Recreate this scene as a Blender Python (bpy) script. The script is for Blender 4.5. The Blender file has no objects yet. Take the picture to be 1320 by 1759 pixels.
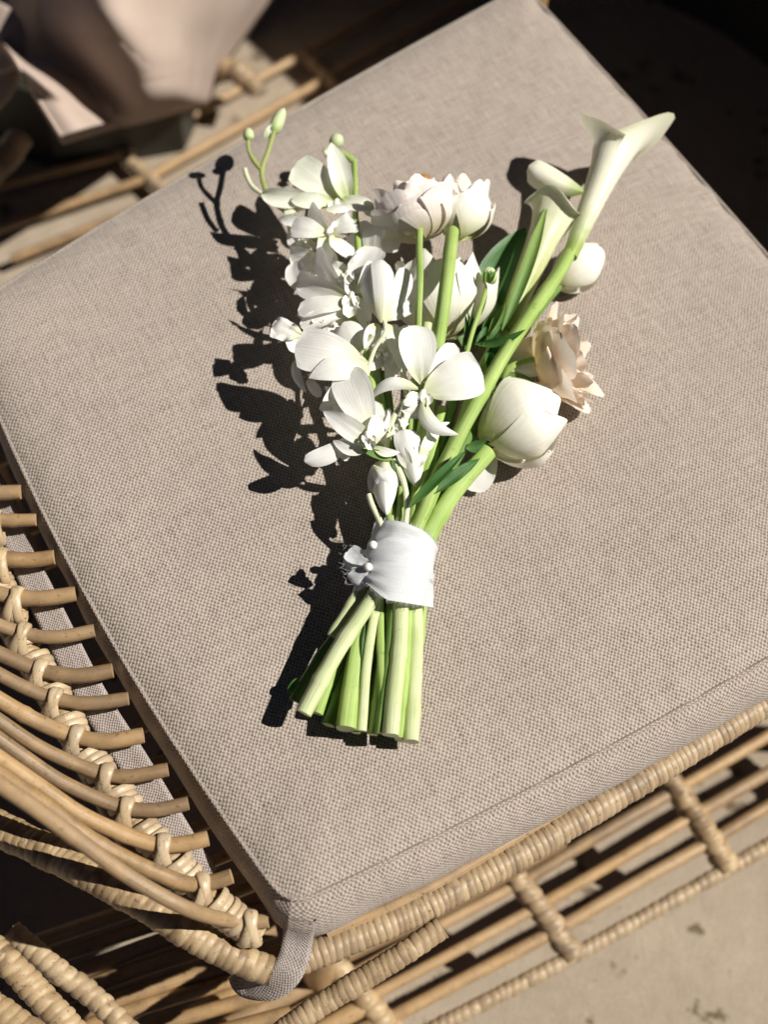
import bpy, bmesh, math, random
from mathutils import Vector, Matrix, noise
random.seed(11)
R = math.radians
scene = bpy.context.scene
C = scene.collection

# ------------------------------------------------------------------ camera
F, CX, CY = 2514.0, 660.0, 879.5            # focal length / centre of the photograph in its pixels
ZC = 0.46                                   # height of the cushion top above the ground
CAMZ = ZC + 0.92
ALPHA, AZ = R(27.0), R(-4.0)                # tilt from straight down, direction of the nadir
down = Vector((math.sin(AZ)*math.sin(ALPHA), -math.cos(AZ)*math.sin(ALPHA), -math.cos(ALPHA)))
ez = -down
ey = (Vector((0, 1, 0)) - ez*ez.y).normalized()
ex = ey.cross(ez)
MW = Matrix((ex, ey, ez))                   # camera -> world
CAM = Vector((0, 0, CAMZ)); VIEW = MW @ Vector((0, 0, 1)); WUP = Vector((0, 0, 1)); ex_w = MW @ Vector((1, 0, 0))
cam = bpy.data.cameras.new('camera')
cam.sensor_fit = 'VERTICAL'; cam.sensor_height = 36.0; cam.sensor_width = 27.0
cam.lens = 36.0*F/1759.0
cam.clip_start = 0.02; cam.clip_end = 200
cam.dof.use_dof = True; cam.dof.focus_distance = 0.99; cam.dof.aperture_fstop = 3.6
camo = bpy.data.objects.new('camera', cam); C.objects.link(camo)
camo.matrix_world = Matrix.Translation(CAM) @ MW.to_4x4()
scene.camera = camo

# ------------------------------------------------------------------ sky, sun, exposure
SUN_EL, SUN_AZ = R(49.5), R(-4.0)           # sun stands to the right (azimuth measured from +x towards +y)
w = bpy.data.worlds.new('World'); scene.world = w; w.use_nodes = True
nt = w.node_tree
sky = nt.nodes.new('ShaderNodeTexSky'); sky.sky_type = 'NISHITA'; sky.sun_disc = False
sky.sun_elevation = SUN_EL; sky.sun_rotation = math.pi/2 - SUN_AZ
sky.air_density = 0.10; sky.dust_density = 0.1; sky.ozone_density = 0.2
nt.links.new(sky.outputs[0], nt.nodes['Background'].inputs[0])
nt.nodes['Background'].inputs[1].default_value = 0.05
sl = bpy.data.lights.new('sun', 'SUN'); sl.energy = 5.0; sl.angle = R(0.5); sl.color = (1.0, 0.965, 0.89)
so = bpy.data.objects.new('sun', sl); C.objects.link(so)
sdir = Vector((math.cos(SUN_EL)*math.cos(SUN_AZ), math.cos(SUN_EL)*math.sin(SUN_AZ), math.sin(SUN_EL)))
so.rotation_euler = sdir.to_track_quat('Z', 'Y').to_euler(); so.location = (2, 0, 3)
scene.view_settings.view_transform = 'Standard'; scene.view_settings.look = 'None'
scene.view_settings.exposure = 0.32; scene.view_settings.gamma = 1.0
scene.render.engine = 'CYCLES'; scene.cycles.use_denoising = True
scene.cycles.max_bounces = 8; scene.cycles.transparent_max_bounces = 8

# ------------------------------------------------------------------ helpers
def P(x, y, h=0.0):
    """point of the place seen at photo pixel (x, y), h metres above the cushion top"""
    d = MW @ Vector(((x-CX)/F, -(y-CY)/F, -1.0))
    t = (ZC + h - CAMZ)/d.z
    return CAM + d*t
def Z(x, y, z): return P(x, y, z - ZC)
def mpp(p):                                  # metres per photo pixel at p
    return (CAM-p).dot(VIEW)/F
def smooth(pts, n=8, closed=False):
    pts = [Vector(p) for p in pts]; out = []; L = len(pts)
    if L < 3 and not closed:
        return [pts[0].lerp(pts[-1], i/(n)) for i in range(n+1)]
    rng = range(L if closed else L-1)
    for i in rng:
        if closed: a, b, c, d = (pts[(i+k-1) % L] for k in range(4))
        else: a, b, c, d = pts[max(i-1, 0)], pts[i], pts[i+1], pts[min(i+2, L-1)]
        for k in range(n):
            t = k/n
            out.append(0.5*((2*b) + (c-a)*t + (2*a-5*b+4*c-d)*t*t + (3*b-a-3*c+d)*t*t*t))
    if not closed: out.append(pts[-1].copy())
    return out
def resample(pts, step):
    d = [0.0]
    for a, b in zip(pts, pts[1:]): d.append(d[-1] + (b-a).length)
    n = max(2, int(d[-1]/step)+1); out = []; j = 0
    for i in range(n):
        s = d[-1]*i/(n-1)
        while j < len(d)-2 and d[j+1] < s: j += 1
        q = (s-d[j])/max(1e-9, d[j+1]-d[j]); out.append(pts[j].lerp(pts[j+1], min(1, q)))
    return out, d[-1]
def frames(pts, closed=False):
    T = []; n = len(pts)
    for i in range(n):
        if closed: t = pts[(i+1) % n]-pts[i-1]
        else: t = pts[min(i+1, n-1)]-pts[max(i-1, 0)]
        T.append(t.normalized())
    ref = Vector((0, 0, 1)) if abs(T[0].z) < .9 else Vector((1, 0, 0))
    N = [(ref - T[0]*ref.dot(T[0])).normalized()]
    for i in range(1, n):
        v = N[-1] - T[i]*N[-1].dot(T[i]); N.append(v.normalized())
    return T, N, [t.cross(m) for t, m in zip(T, N)]
class MB:
    def __init__(s): s.v = []; s.f = []; s.uv = []; s.rnd = []
    def vert(s, co, uv=(0, 0), rnd=0.0):
        s.v.append(tuple(co)); s.uv.append(uv); s.rnd.append(rnd); return len(s.v)-1
    def grid(s, rows, uvs=None, rnds=None, wrap=False):
        base = len(s.v); nr = len(rows); nc = len(rows[0])
        for i, r in enumerate(rows):
            for j, p in enumerate(r):
                s.vert(p, uvs[i][j] if uvs else (j/(nc-1), i/(nr-1)), rnds[i][j] if rnds else 0.0)
        for i in range(nr-1):
            for j in range(nc if wrap else nc-1):
                k = (j+1) % nc
                s.f.append((base+i*nc+j, base+i*nc+k, base+(i+1)*nc+k, base+(i+1)*nc+j))
        return base
    def tube(s, pts, rad, seg=10, caps=True, flat=1.0, closed=False, rfun=None):
        """rad: number or per-point list; flat squashes the binormal side"""
        T, N, B = frames(pts, closed); rows = []; uvs = []; L = 0
        for i, p in enumerate(pts):
            if i: L += (p-pts[i-1]).length
            r = rad[i] if isinstance(rad, (list, tuple)) else rad
            row = []; ur = []
            for j in range(seg):
                a = 2*math.pi*j/seg
                rr = r*(rfun(i, a) if rfun else 1)
                row.append(p + N[i]*math.cos(a)*rr + B[i]*math.sin(a)*rr*flat); ur.append((j/seg, L*40))
            rows.append(row); uvs.append(ur)
        if closed: rows.append(rows[0]); uvs.append(uvs[0])
        b = s.grid(rows, uvs, wrap=True)
        if caps and not closed:
            n = len(rows)
            for ring, c, fl in ((0, pts[0], True), (n-1, pts[-1], False)):
                k = s.vert(c, (0.5, 0), 0.9)
                rg = [s.vert(p, (0.5, 0.1*j), 0.75) for j, p in enumerate(rows[ring])]
                for j in range(seg):
                    a, e = rg[j], rg[(j+1) % seg]
                    s.f.append((e, a, k) if fl else (a, e, k))
    def band(s, pts, c, hw, ht, rnd=0.5):
        n = len(pts); rows = []; uvs = []
        for i in range(n+1):
            p = pts[i % n]; t = (pts[(i+1) % n]-pts[(i-1) % n]).normalized()
            r = p-c; r = (r - t*r.dot(t)).normalized(); a = t.cross(r)
            rows.append([p + a*hw*math.cos(q*math.pi/4) + r*ht*math.sin(q*math.pi/4) for q in range(8)])
            uvs.append([(q/8*.5, i*.25) for q in range(8)])
        s.grid(rows, uvs, [[rnd]*8 for _ in rows], wrap=True)
    def build(s, name, mat, parent=None, smoothf=True):
        me = bpy.data.meshes.new(name); me.from_pydata(s.v, [], s.f)
        uvl = me.uv_layers.new(name='UVMap')
        li = [0]*len(me.loops); me.loops.foreach_get('vertex_index', li)
        flat = []
        for i in li: flat += s.uv[i]
        uvl.data.foreach_set('uv', flat)
        at = me.attributes.new('rnd', 'FLOAT', 'POINT'); at.data.foreach_set('value', s.rnd)
        if smoothf: me.polygons.foreach_set('use_smooth', [True]*len(me.polygons))
        me.materials.append(mat); me.update()
        o = bpy.data.objects.new(name, me); C.objects.link(o)
        if parent is not None: o.parent = parent; o.matrix_parent_inverse = parent.matrix_world.inverted()
        return o
def empty(name, loc=(0, 0, 0), parent=None):
    o = bpy.data.objects.new(name, None); C.objects.link(o); o.location = loc
    o.matrix_world = Matrix.Translation(Vector(loc))
    if parent is not None: o.parent = parent; o.matrix_parent_inverse = parent.matrix_world.inverted()
    o.empty_display_size = 0.02
    return o
def tag(o, label=None, cat=None, group=None, kind=None):
    if label: o['label'] = label
    if cat: o['category'] = cat
    if group: o['group'] = group
    if kind: o['kind'] = kind
    return o

# ------------------------------------------------------------------ materials
class N:
    """tiny node helper"""
    def __init__(s, name):
        s.m = bpy.data.materials.new(name); s.m.use_nodes = True; s.t = s.m.node_tree
        s.bsdf = s.t.nodes['Principled BSDF']; s.out = s.t.nodes['Material Output']
    def n(s, typ, **kw):
        x = s.t.nodes.new(typ)
        for k, v in kw.items():
            if k.startswith('i_'):
                key = k[2:]; key = int(key) if key.isdigit() else key.replace('_', ' ')
                if hasattr(v, 'is_linked') or isinstance(v, bpy.types.NodeSocket): s.t.links.new(v, x.inputs[key])
                else: x.inputs[key].default_value = v
            else: setattr(x, k, v)
        return x
    def math(s, op, a, b=0.0, c=None):
        x = s.t.nodes.new('ShaderNodeMath'); x.operation = op
        for i, v in enumerate((a, b) if c is None else (a, b, c)):
            if isinstance(v, bpy.types.NodeSocket): s.t.links.new(v, x.inputs[i])
            else: x.inputs[i].default_value = v
        return x.outputs[0]
    def mix(s, fac, a, b):
        x = s.t.nodes.new('ShaderNodeMix'); x.data_type = 'RGBA'
        for i, v in ((0, fac), (6, a), (7, b)):
            if isinstance(v, bpy.types.NodeSocket): s.t.links.new(v, x.inputs[i])
            else: x.inputs[i].default_value = v if i == 0 else (*v, 1)[:4]
        return x.outputs[2]
    def ramp(s, fac, stops, interp='LINEAR'):
        x = s.t.nodes.new('ShaderNodeValToRGB'); s.t.links.new(fac, x.inputs[0]); cr = x.color_ramp; cr.interpolation = interp
        while len(cr.elements) < len(stops): cr.elements.new(0.5)
        for e, (p, c) in zip(cr.elements, stops): e.position = p; e.color = (*c, 1)
        return x.outputs[0]
    def noise(s, vec, scale, detail=3, rough=0.5):
        x = s.t.nodes.new('ShaderNodeTexNoise'); x.inputs['Scale'].default_value = scale
        x.inputs['Detail'].default_value = detail; x.inputs['Roughness'].default_value = rough
        if vec is not None: s.t.links.new(vec, x.inputs['Vector'])
        return x.outputs[0]
    def mapping(s, vec, scale):
        x = s.t.nodes.new('ShaderNodeMapping'); x.inputs['Scale'].default_value = scale; s.t.links.new(vec, x.inputs[0]); return x.outputs[0]
    def col(s, c):
        if isinstance(c, bpy.types.NodeSocket): s.t.links.new(c, s.bsdf.inputs['Base Color'])
        else: s.bsdf.inputs['Base Color'].default_value = (*c, 1)
    def bump(s, h, strength=0.3, dist=0.001):
        x = s.t.nodes.new('ShaderNodeBump'); x.inputs['Strength'].default_value = strength; x.inputs['Distance'].default_value = dist
        s.t.links.new(h, x.inputs['Height']); s.t.links.new(x.outputs[0], s.bsdf.inputs['Normal']); return x.outputs[0]
    def tex(s, which='UV'): 
        return s.n('ShaderNodeTexCoord').outputs[which]
    def rough(s, v): s.bsdf.inputs['Roughness'].default_value = v
    def spec(s, v): s.bsdf.inputs['Specular IOR Level'].default_value = v

def weave_mat(name, light, mid, dark, pu=0.0032, pv=0.0036, scale=1.0):
    """coarse woven upholstery; UV is in metres"""
    k = N(name); uv = k.tex('UV')
    wob = k.n('ShaderNodeTexNoise'); wob.inputs['Scale'].default_value = 90; wob.inputs['Detail'].default_value = 2
    k.t.links.new(uv, wob.inputs['Vector'])
    add = k.n('ShaderNodeVectorMath', operation='MULTIPLY_ADD'); k.t.links.new(wob.outputs['Color'], add.inputs[0])
    add.inputs[1].default_value = (0.0026, 0.0026, 0); k.t.links.new(uv, add.inputs[2])
    sp = k.n('ShaderNodeSeparateXYZ'); k.t.links.new(add.outputs[0], sp.inputs[0])
    cu = k.math('COSINE', k.math('MULTIPLY', sp.outputs[0], 2*math.pi/pu)); cv = k.math('COSINE', k.math('MULTIPLY', sp.outputs[1], 2*math.pi/pv))
    f = k.math('MULTIPLY', cu, cv)                          # holes of the weave, staggered rows
    su = k.noise(k.mapping(uv, (45, 520, 1)), 1.0, 3, 0.6); sv = k.noise(k.mapping(uv, (520, 45, 1)), 1.0, 3, 0.6)   # slubs along both threads
    sl_ = k.math('ADD', k.math('MULTIPLY', su, 0.6), k.math('MULTIPLY', sv, 0.6))
    fine = k.noise(uv, 1400, 2)
    g = k.math('ADD', f, k.math('MULTIPLY', k.math('SUBTRACT', sl_, 0.6), 2.7))
    g = k.math('ADD', g, k.math('MULTIPLY', k.math('SUBTRACT', fine, 0.5), 1.8))
    g = k.math('MULTIPLY_ADD', g, 0.33, 0.42)
    big = k.noise(uv, 9, 3)
    base = k.ramp(g, [(0.0, light), (0.38, mid), (0.62, tuple((m+d)/2 for m, d in zip(mid, dark))), (0.9, dark)])
    mott = k.n('ShaderNodeHueSaturation'); k.t.links.new(base, mott.inputs['Color'])
    k.t.links.new(k.math('MULTIPLY_ADD', big, 0.16, 0.92), mott.inputs['Value'])
    k.col(mott.outputs[0]); k.rough(0.95); k.spec(0.1)
    k.bump(k.math('MULTIPLY', g, -1.0), 0.7, 0.0012)
    k.bsdf.inputs['Sheen Weight'].default_value = 0.15
    return k.m
M = {}
M['weave'] = weave_mat('cushion_weave', (0.515, 0.443, 0.388), (0.40, 0.335, 0.287), (0.10, 0.074, 0.056))
M['strap'] = weave_mat('strap_weave', (0.50, 0.44, 0.41), (0.40, 0.34, 0.31), (0.16, 0.125, 0.105), 0.0024, 0.0026)

def rattan_mat(name, c1, c2, c3, gloss=0.42):
    k = N(name); uv = k.tex('UV')
    oi = k.n('ShaderNodeObjectInfo')
    ob = k.tex('Object')
    fib = k.noise(k.mapping(uv, (28, 0.8, 1)), 1.0, 4, 0.65)
    blot = k.noise(ob, 60, 4, 0.6)
    rnd = k.n('ShaderNodeAttribute', attribute_name='rnd').outputs['Fac']
    t = k.math('ADD', k.math('MULTIPLY', oi.outputs['Random'], 0.4), k.math('MULTIPLY', rnd, 0.65))
    t = k.math('ADD', t, k.math('MULTIPLY', k.math('SUBTRACT', fib, 0.5), 0.55))
    t = k.math('ADD', t, k.math('MULTIPLY', k.math('SUBTRACT', blot, 0.5), 0.9))
    colr = k.ramp(t, [(0.0, c3), (0.35, c1), (1.0, c2)])
    hue = k.noise(ob, 16, 2); tone = k.math('FRACT', k.math('MULTIPLY', oi.outputs['Random'], 7.31))
    colr = k.mix(k.math('MULTIPLY', k.math('ADD', tone, k.math('SUBTRACT', hue, 0.6)), 0.55), colr, (c1[0]*1.02, c1[1]*1.16, c1[2]*1.55))
    crack = k.noise(k.mapping(uv, (60, 0.9, 1)), 1.0, 3, 0.7)
    colr = k.mix(k.ramp(crack, [(0.60, (0, 0, 0)), (0.70, (0.55, 0.55, 0.55))]), colr, (c3[0]*0.5, c3[1]*0.42, c3[2]*0.35))
    dk = k.noise(ob, 260, 3, 0.7)
    colr = k.mix(k.ramp(dk, [(0.60, (0, 0, 0)), (0.72, (0.7, 0.7, 0.7))]), colr, (c3[0]*0.35, c3[1]*0.3, c3[2]*0.25))
    k.col(colr); k.rough(gloss); k.spec(0.4)
    k.bump(fib, 0.35, 0.0006)
    return k.m
M['rib'] = rattan_mat('rattan_cane', (0.38, 0.235, 0.105), (0.52, 0.385, 0.235), (0.20, 0.13, 0.07))
M['wrap'] = rattan_mat('rattan_winding', (0.33, 0.225, 0.12), (0.54, 0.40, 0.235), (0.15, 0.095, 0.05))
M['knot'] = rattan_mat('rattan_binding', (0.43, 0.31, 0.175), (0.60, 0.46, 0.285), (0.26, 0.175, 0.09), 0.38)

def petal_mat(name, tip, mid, base, trans=0.3, gloss=0.45, edge=None, streak=0.5):
    k = N(name); uv = k.tex('UV'); ob = k.tex('Object')
    sp = k.n('ShaderNodeSeparateXYZ'); k.t.links.new(uv, sp.inputs[0])
    vein = k.noise(k.mapping(uv, (22, 1.2, 1)), 1.0, 3, 0.6)
    nb = k.noise(ob, 90, 3)
    v = k.math('ADD', sp.outputs[1], k.math('MULTIPLY', k.math('SUBTRACT', nb, 0.5), 0.25))
    colr = k.ramp(v, [(0.06, base), (0.38, mid), (0.85, tip)])
    if edge:
        colr = k.mix(k.ramp(v, [(0.88, (0, 0, 0)), (1.0, (1, 1, 1))]), colr, edge)
    hs = k.n('ShaderNodeHueSaturation'); k.t.links.new(colr, hs.inputs['Color'])
    k.t.links.new(k.math('MULTIPLY_ADD', vein, 0.10*streak*2, 1.0-0.05*streak*2), hs.inputs['Value'])
    k.col(hs.outputs[0]); k.rough(gloss); k.spec(0.3)
    bn = k.bump(k.math('ADD', vein, k.math('MULTIPLY', nb, 0.7)), 0.45, 0.0008)
    tr = k.n('ShaderNodeBsdfTranslucent'); k.t.links.new(hs.outputs[0], tr.inputs['Color']); k.t.links.new(bn, tr.inputs['Normal'])
    mx = k.n('ShaderNodeMixShader'); mx.inputs[0].default_value = trans
    k.t.links.new(k.bsdf.outputs[0], mx.inputs[1]); k.t.links.new(tr.outputs[0], mx.inputs[2]); k.t.links.new(mx.outputs[0], k.out.inputs[0])
    return k.m
M['orchid'] = petal_mat('orchid_petal', (0.86, 0.85, 0.82), (0.86, 0.85, 0.79), (0.70, 0.73, 0.45), 0.26, streak=0.9)
M['orchid_green'] = petal_mat('orchid_petal_greenish', (0.85, 0.87, 0.73), (0.85, 0.87, 0.75), (0.52, 0.62, 0.26), 0.20, streak=0.9)
M['bud'] = petal_mat('bud_green', (0.60, 0.68, 0.42), (0.56, 0.65, 0.36), (0.36, 0.48, 0.16), 0.15)
M['tulip'] = petal_mat('tulip_petal', (0.89, 0.865, 0.78), (0.88, 0.855, 0.74), (0.74, 0.73, 0.42), 0.22, streak=0.8)
M['ranunculus'] = petal_mat('ranunculus_petal', (0.91, 0.83, 0.79), (0.90, 0.82, 0.74), (0.78, 0.70, 0.44), 0.30, edge=(0.92, 0.86, 0.83))
M['rose'] = petal_mat('cream_rose_petal', (0.90, 0.85, 0.78), (0.88, 0.85, 0.72), (0.66, 0.67, 0.30), 0.22, edge=(0.90, 0.82, 0.76))
M['peach'] = petal_mat('peach_petal', (0.94, 0.83, 0.71), (0.93, 0.79, 0.61), (0.88, 0.74, 0.46), 0.38, edge=(0.92, 0.85, 0.79))
M['calla'] = petal_mat('calla_spathe', (0.84, 0.82, 0.69), (0.81, 0.80, 0.62), (0.36, 0.46, 0.13), 0.22, 0.4, edge=(0.80, 0.80, 0.58), streak=0.9)
M['leaf'] = petal_mat('green_leaf', (0.055, 0.15, 0.035), (0.05, 0.13, 0.03), (0.10, 0.20, 0.05), 0.2, 0.4, streak=2.2)
M['calla_green'] = petal_mat('calla_spathe_greenish', (0.76, 0.77, 0.56), (0.48, 0.52, 0.22), (0.20, 0.32, 0.06), 0.15, 0.4, edge=(0.84, 0.84, 0.70), streak=0.9)
M['leaf_olive'] = petal_mat('olive_leaf', (0.24, 0.34, 0.09), (0.15, 0.26, 0.06), (0.12, 0.22, 0.05), 0.2, 0.4, streak=1.5)
M['leaf_light'] = petal_mat('light_leaf', (0.17, 0.30, 0.07), (0.15, 0.28, 0.06), (0.24, 0.36, 0.10), 0.25, 0.4, streak=2.0)

def stem_mat(name, c1, c2, cut):
    k = N(name); uv = k.tex('UV'); ob = k.tex('Object')
    fib = k.noise(k.mapping(uv, (9, 0.35, 1)), 1.0, 3, 0.6); bl = k.noise(ob, 45, 3)
    t = k.math('ADD', k.math('MULTIPLY', fib, 0.6), k.math('MULTIPLY', bl, 0.6))
    colr = k.ramp(t, [(0.38, c1), (0.75, c2)])
    rnd = k.n('ShaderNodeAttribute', attribute_name='rnd').outputs['Fac']
    colr = k.mix(k.ramp(rnd, [(0.5, (0, 0, 0)), (0.9, (1, 1, 1))]), colr, cut)
    scar = k.noise(k.mapping(ob, (1, 1, 1)), 130, 4, 0.7)
    colr = k.mix(k.ramp(scar, [(0.63, (0, 0, 0)), (0.70, (0.5, 0.5, 0.5))]), colr, tuple(x*.55 for x in c1))
    k.col(colr); k.rough(0.48); k.spec(0.3); k.bump(fib, 0.6, 0.0010)
    k.bsdf.inputs['Subsurface Weight'].default_value = 0.12; k.bsdf.inputs['Subsurface Radius'].default_value = (0.003, 0.004, 0.001)
    k.bsdf.inputs['Subsurface Scale'].default_value = 0.5
    return k.m
M['stem'] = stem_mat('stem_green', (0.26, 0.38, 0.085), (0.38, 0.50, 0.16), (0.62, 0.66, 0.40))
M['stem_pale'] = stem_mat('stem_pale', (0.46, 0.54, 0.24), (0.62, 0.66, 0.40), (0.72, 0.72, 0.52))
M['stem_dark'] = stem_mat('stem_dark', (0.09, 0.18, 0.035), (0.16, 0.27, 0.06), (0.5, 0.55, 0.3))
M['pedicel'] = stem_mat('pedicel_cream', (0.66, 0.70, 0.44), (0.76, 0.77, 0.58), (0.7, 0.7, 0.5))
M['olive'] = stem_mat('stem_olive', (0.30, 0.36, 0.10), (0.36, 0.40, 0.14), (0.5, 0.5, 0.3))

def ribbon_mat():
    k = N('ribbon_silk'); ob = k.tex('Object'); uv = k.tex('UV')
    th = k.noise(k.mapping(uv, (160, 160, 1)), 1.0, 2); th2 = k.noise(k.mapping(uv, (6, 220, 1)), 1.0, 2)
    k.col(k.ramp(th2, [(0.3, (0.62, 0.635, 0.66)), (0.7, (0.73, 0.74, 0.755))])); k.rough(0.6); k.spec(0.3)
    bn = k.bump(k.math('ADD', th, th2), 0.7, 0.0006)
    tr = k.n('ShaderNodeBsdfTranslucent'); tr.inputs[0].default_value = (0.8, 0.82, 0.85, 1)
    mx = k.n('ShaderNodeMixShader'); mx.inputs[0].default_value = 0.2
    k.t.links.new(k.bsdf.outputs[0], mx.inputs[1]); k.t.links.new(tr.outputs[0], mx.inputs[2]); k.t.links.new(mx.outputs[0], k.out.inputs[0])
    return k.m
M['ribbon'] = ribbon_mat()
k = N('pearl'); k.col((0.86, 0.82, 0.79)); k.rough(0.18); k.spec(0.6); k.bsdf.inputs['Coat Weight'].default_value = 0.5; M['pearl'] = k.m
k = N('flower_centre'); kk = k.noise(k.tex('Object'), 900, 3); k.col(k.ramp(kk, [(0.35, (0.12, 0.04, 0.01)), (0.6, (0.48, 0.22, 0.04))])); k.rough(0.7); M['centre'] = k.m
k = N('orchid_lip'); kk = k.noise(k.tex('Object'), 200, 2); k.col(k.ramp(kk, [(0.3, (0.80, 0.80, 0.66)), (0.7, (0.86, 0.85, 0.80))])); k.rough(0.5); M['lip'] = k.m
k = N('beige_canvas'); ob = k.tex('Object'); kk = k.noise(ob, 700, 2); bb = k.noise(ob, 9, 3)
k.col(k.ramp(k.math('ADD', k.math('MULTIPLY', kk, 0.3), k.math('MULTIPLY', bb, 0.7)), [(0.3, (0.40, 0.31, 0.26)), (0.7, (0.50, 0.40, 0.34))])); k.rough(0.95); k.spec(0.1); k.bump(kk, 0.3, 0.001); M['canvas'] = k.m
k = N('blocker_dark'); kk = k.noise(k.mapping(k.tex('Object'), (3, 40, 3)), 1.0, 4); k.col(k.ramp(kk, [(0.3, (0.012, 0.012, 0.009)), (0.7, (0.03, 0.028, 0.02))])); k.rough(0.5); M['blocker_dark'] = k.m  # near-black grained tone for the added shade blockers
def ground_mat():
    k = N('concrete'); ob = k.tex('Object')
    a = k.noise(ob, 3.0, 6, 0.6); b = k.noise(ob, 40, 5, 0.65); c = k.noise(ob, 14, 4, 0.6); d = k.noise(ob, 420, 2)
    colr = k.ramp(k.math('ADD', k.math('MULTIPLY', a, 0.6), k.math('MULTIPLY', b, 0.4)), [(0.32, (0.27, 0.215, 0.155)), (0.68, (0.39, 0.32, 0.245))])
    spots = k.ramp(k.math('ADD', k.math('MULTIPLY', b, 0.6), k.math('MULTIPLY', c, 0.55)), [(0.66, (0, 0, 0)), (0.71, (1, 1, 1))])
    colr = k.mix(spots, colr, (0.13, 0.095, 0.06))
    hs = k.n('ShaderNodeHueSaturation'); k.t.links.new(colr, hs.inputs['Color']); k.t.links.new(k.math('MULTIPLY_ADD', d, 0.5, 0.75), hs.inputs['Value'])
    k.col(hs.outputs[0]); k.rough(0.95); k.spec(0.15); k.bump(k.math('ADD', b, k.math('MULTIPLY', d, 0.6)), 0.5, 0.004)
    return k.m
M['ground'] = ground_mat()

# ------------------------------------------------------------------ ground
mb = MB(); mb.grid([[Vector((x, y, 0)) for x in (-30, 30)] for y in (-30, 30)])
tag(mb.build('ground', M['ground'], smoothf=False), 'sandy beige concrete ground under the rattan chair', kind='structure')

# block added outside the frame to throw shade on the ground behind the chair
tb = empty('shade_blocker', (1.2, 1.5, 0))
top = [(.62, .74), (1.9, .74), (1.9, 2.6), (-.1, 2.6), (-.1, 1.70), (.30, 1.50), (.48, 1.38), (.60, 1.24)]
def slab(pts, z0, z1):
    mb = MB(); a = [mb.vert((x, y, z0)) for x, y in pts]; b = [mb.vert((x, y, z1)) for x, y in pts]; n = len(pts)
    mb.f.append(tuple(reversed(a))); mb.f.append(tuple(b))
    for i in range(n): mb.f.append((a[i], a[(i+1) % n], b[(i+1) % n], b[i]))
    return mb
slab(top, 0.71, 0.75).build('blocker_top', M['blocker_dark'], tb, False)
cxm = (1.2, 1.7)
slab([(x+(cxm[0]-x)*.03, y+(cxm[1]-y)*.03) for x, y in top], 0.002, 0.708).build('blocker_body', M['blocker_dark'], tb, False)
tag(tb, 'near black block added beyond the cushion at the upper right to cast shade', 'bench')

# ------------------------------------------------------------------ seat cushion
SEAM = -0.010
cor = {'B': (497, 1556), 'R': (1700, 893), 'T': (900, -22), 'L': (-70, 540)}
cw = {k_: P(*v, SEAM) for k_, v in cor.items()}
U = (cw['R']-cw['B']).normalized(); V = Vector((-U.y, U.x, 0))
def edge(a, b, bulge, n):
    d = (cw[b]-cw[a]); nrm = Vector((d.y, -d.x, 0)).normalized(); out = []
    for i in range(n):
        t = i/n; out.append(cw[a] + d*t + nrm*bulge*4*t*(1-t))
    return out
loop = edge('B', 'R', 0.010, 60) + edge('R', 'T', 0.006, 60) + edge('T', 'L', 0.006, 60) + edge('L', 'B', 0.017, 60)
for _ in range(3):                            # round the corners
    loop = [(loop[i-1]+loop[i]*2+loop[(i+1) % len(loop)])/4 for i in range(len(loop))]
cen = sum(loop, Vector())/len(loop)
nL = len(loop); nrm = []
for i in range(nL):
    t = (loop[(i+1) % nL]-loop[i-1]).normalized(); nrm.append(Vector((t.y, -t.x, 0)))
arc = [0.0]
for i in range(nL): arc.append(arc[-1] + (loop[(i+1) % nL]-loop[i]).length)
mb = MB(); rows = []; uvs = []
TH = 0.076
def lumps(p): return 0.0045*noise.noise(p*6.0) + 0.0012*noise.noise(p*23.0)
def topuv(p): q = p-cen; return (q.dot(U), q.dot(V))
for r_ in [0.02, 0.1, 0.2, 0.3, 0.4, 0.5, 0.6, 0.7, 0.78, 0.84, 0.89, 0.93, 0.96, 0.98, 0.992, 1.0]:
    row = []; ur = []
    for i in range(nL):
        p = cen.lerp(loop[i], r_); dist = (1-r_)*0.27
        z = SEAM*math.exp(-dist/0.016) + 0.0*r_ 
        # fine puckers running in from the seam
        puck = 0.0022*math.exp(-dist/0.03)*noise.noise(Vector((arc[i]*55, dist*9, 3)))
        p.z = ZC + z + lumps(p)*min(1, dist/0.03) + puck
        row.append(p); ur.append(topuv(p))
    rows.append(row); uvs.append(ur)
mb.grid(rows, uvs, wrap=True)
body_top = len(mb.v)
rows = []; uvs = []
for q in range(15):                           # side wall, bulging a little
    t = q/14; row = []; ur = []
    for i in range(nL+1):
        j = i % nL
        fb = max(0.0, -nrm[j].dot(V)); b_ = (0.0085+0.0085*fb)*math.sin(math.pi*t)**0.7 + 0.006*fb*t - 0.002*(1 if 0 < t < 1 else 0)*0 - 0.004*t
        wrk = 0.0016*noise.noise(Vector((arc[i if i < nL else 0]*28, t*1.5, 0)))*math.sin(math.pi*t)
        p = loop[j] + nrm[j]*(b_+wrk+0.0004); p.z = ZC + SEAM - 0.0015*math.sin(min(1, t*8)*math.pi) - (TH+SEAM)*t
        row.append(p); ur.append((arc[i], -t*TH))
    rows.append(row); uvs.append(ur)
mb.grid(rows, uvs)
last = rows[-1][:nL]
rows2 = [last, [cen.lerp(p, 0.9) + Vector((0, 0, last[0].z-cen.z-0.004-(last[0].z-cen.z)*0.9)) for p in last]]
rows2 = []; uvs = []
for r_ in (1.0, 0.9, 0.5, 0.02):
    row = []; ur = []
    for p in last:
        q = Vector((cen.x, cen.y, p.z)).lerp(p, r_); q.z -= 0.004*(1-r_); row.append(q); ur.append(topuv(q))
    rows2.append(row); uvs.append(ur)
mb.grid(list(rows2), uvs, wrap=True)
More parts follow.
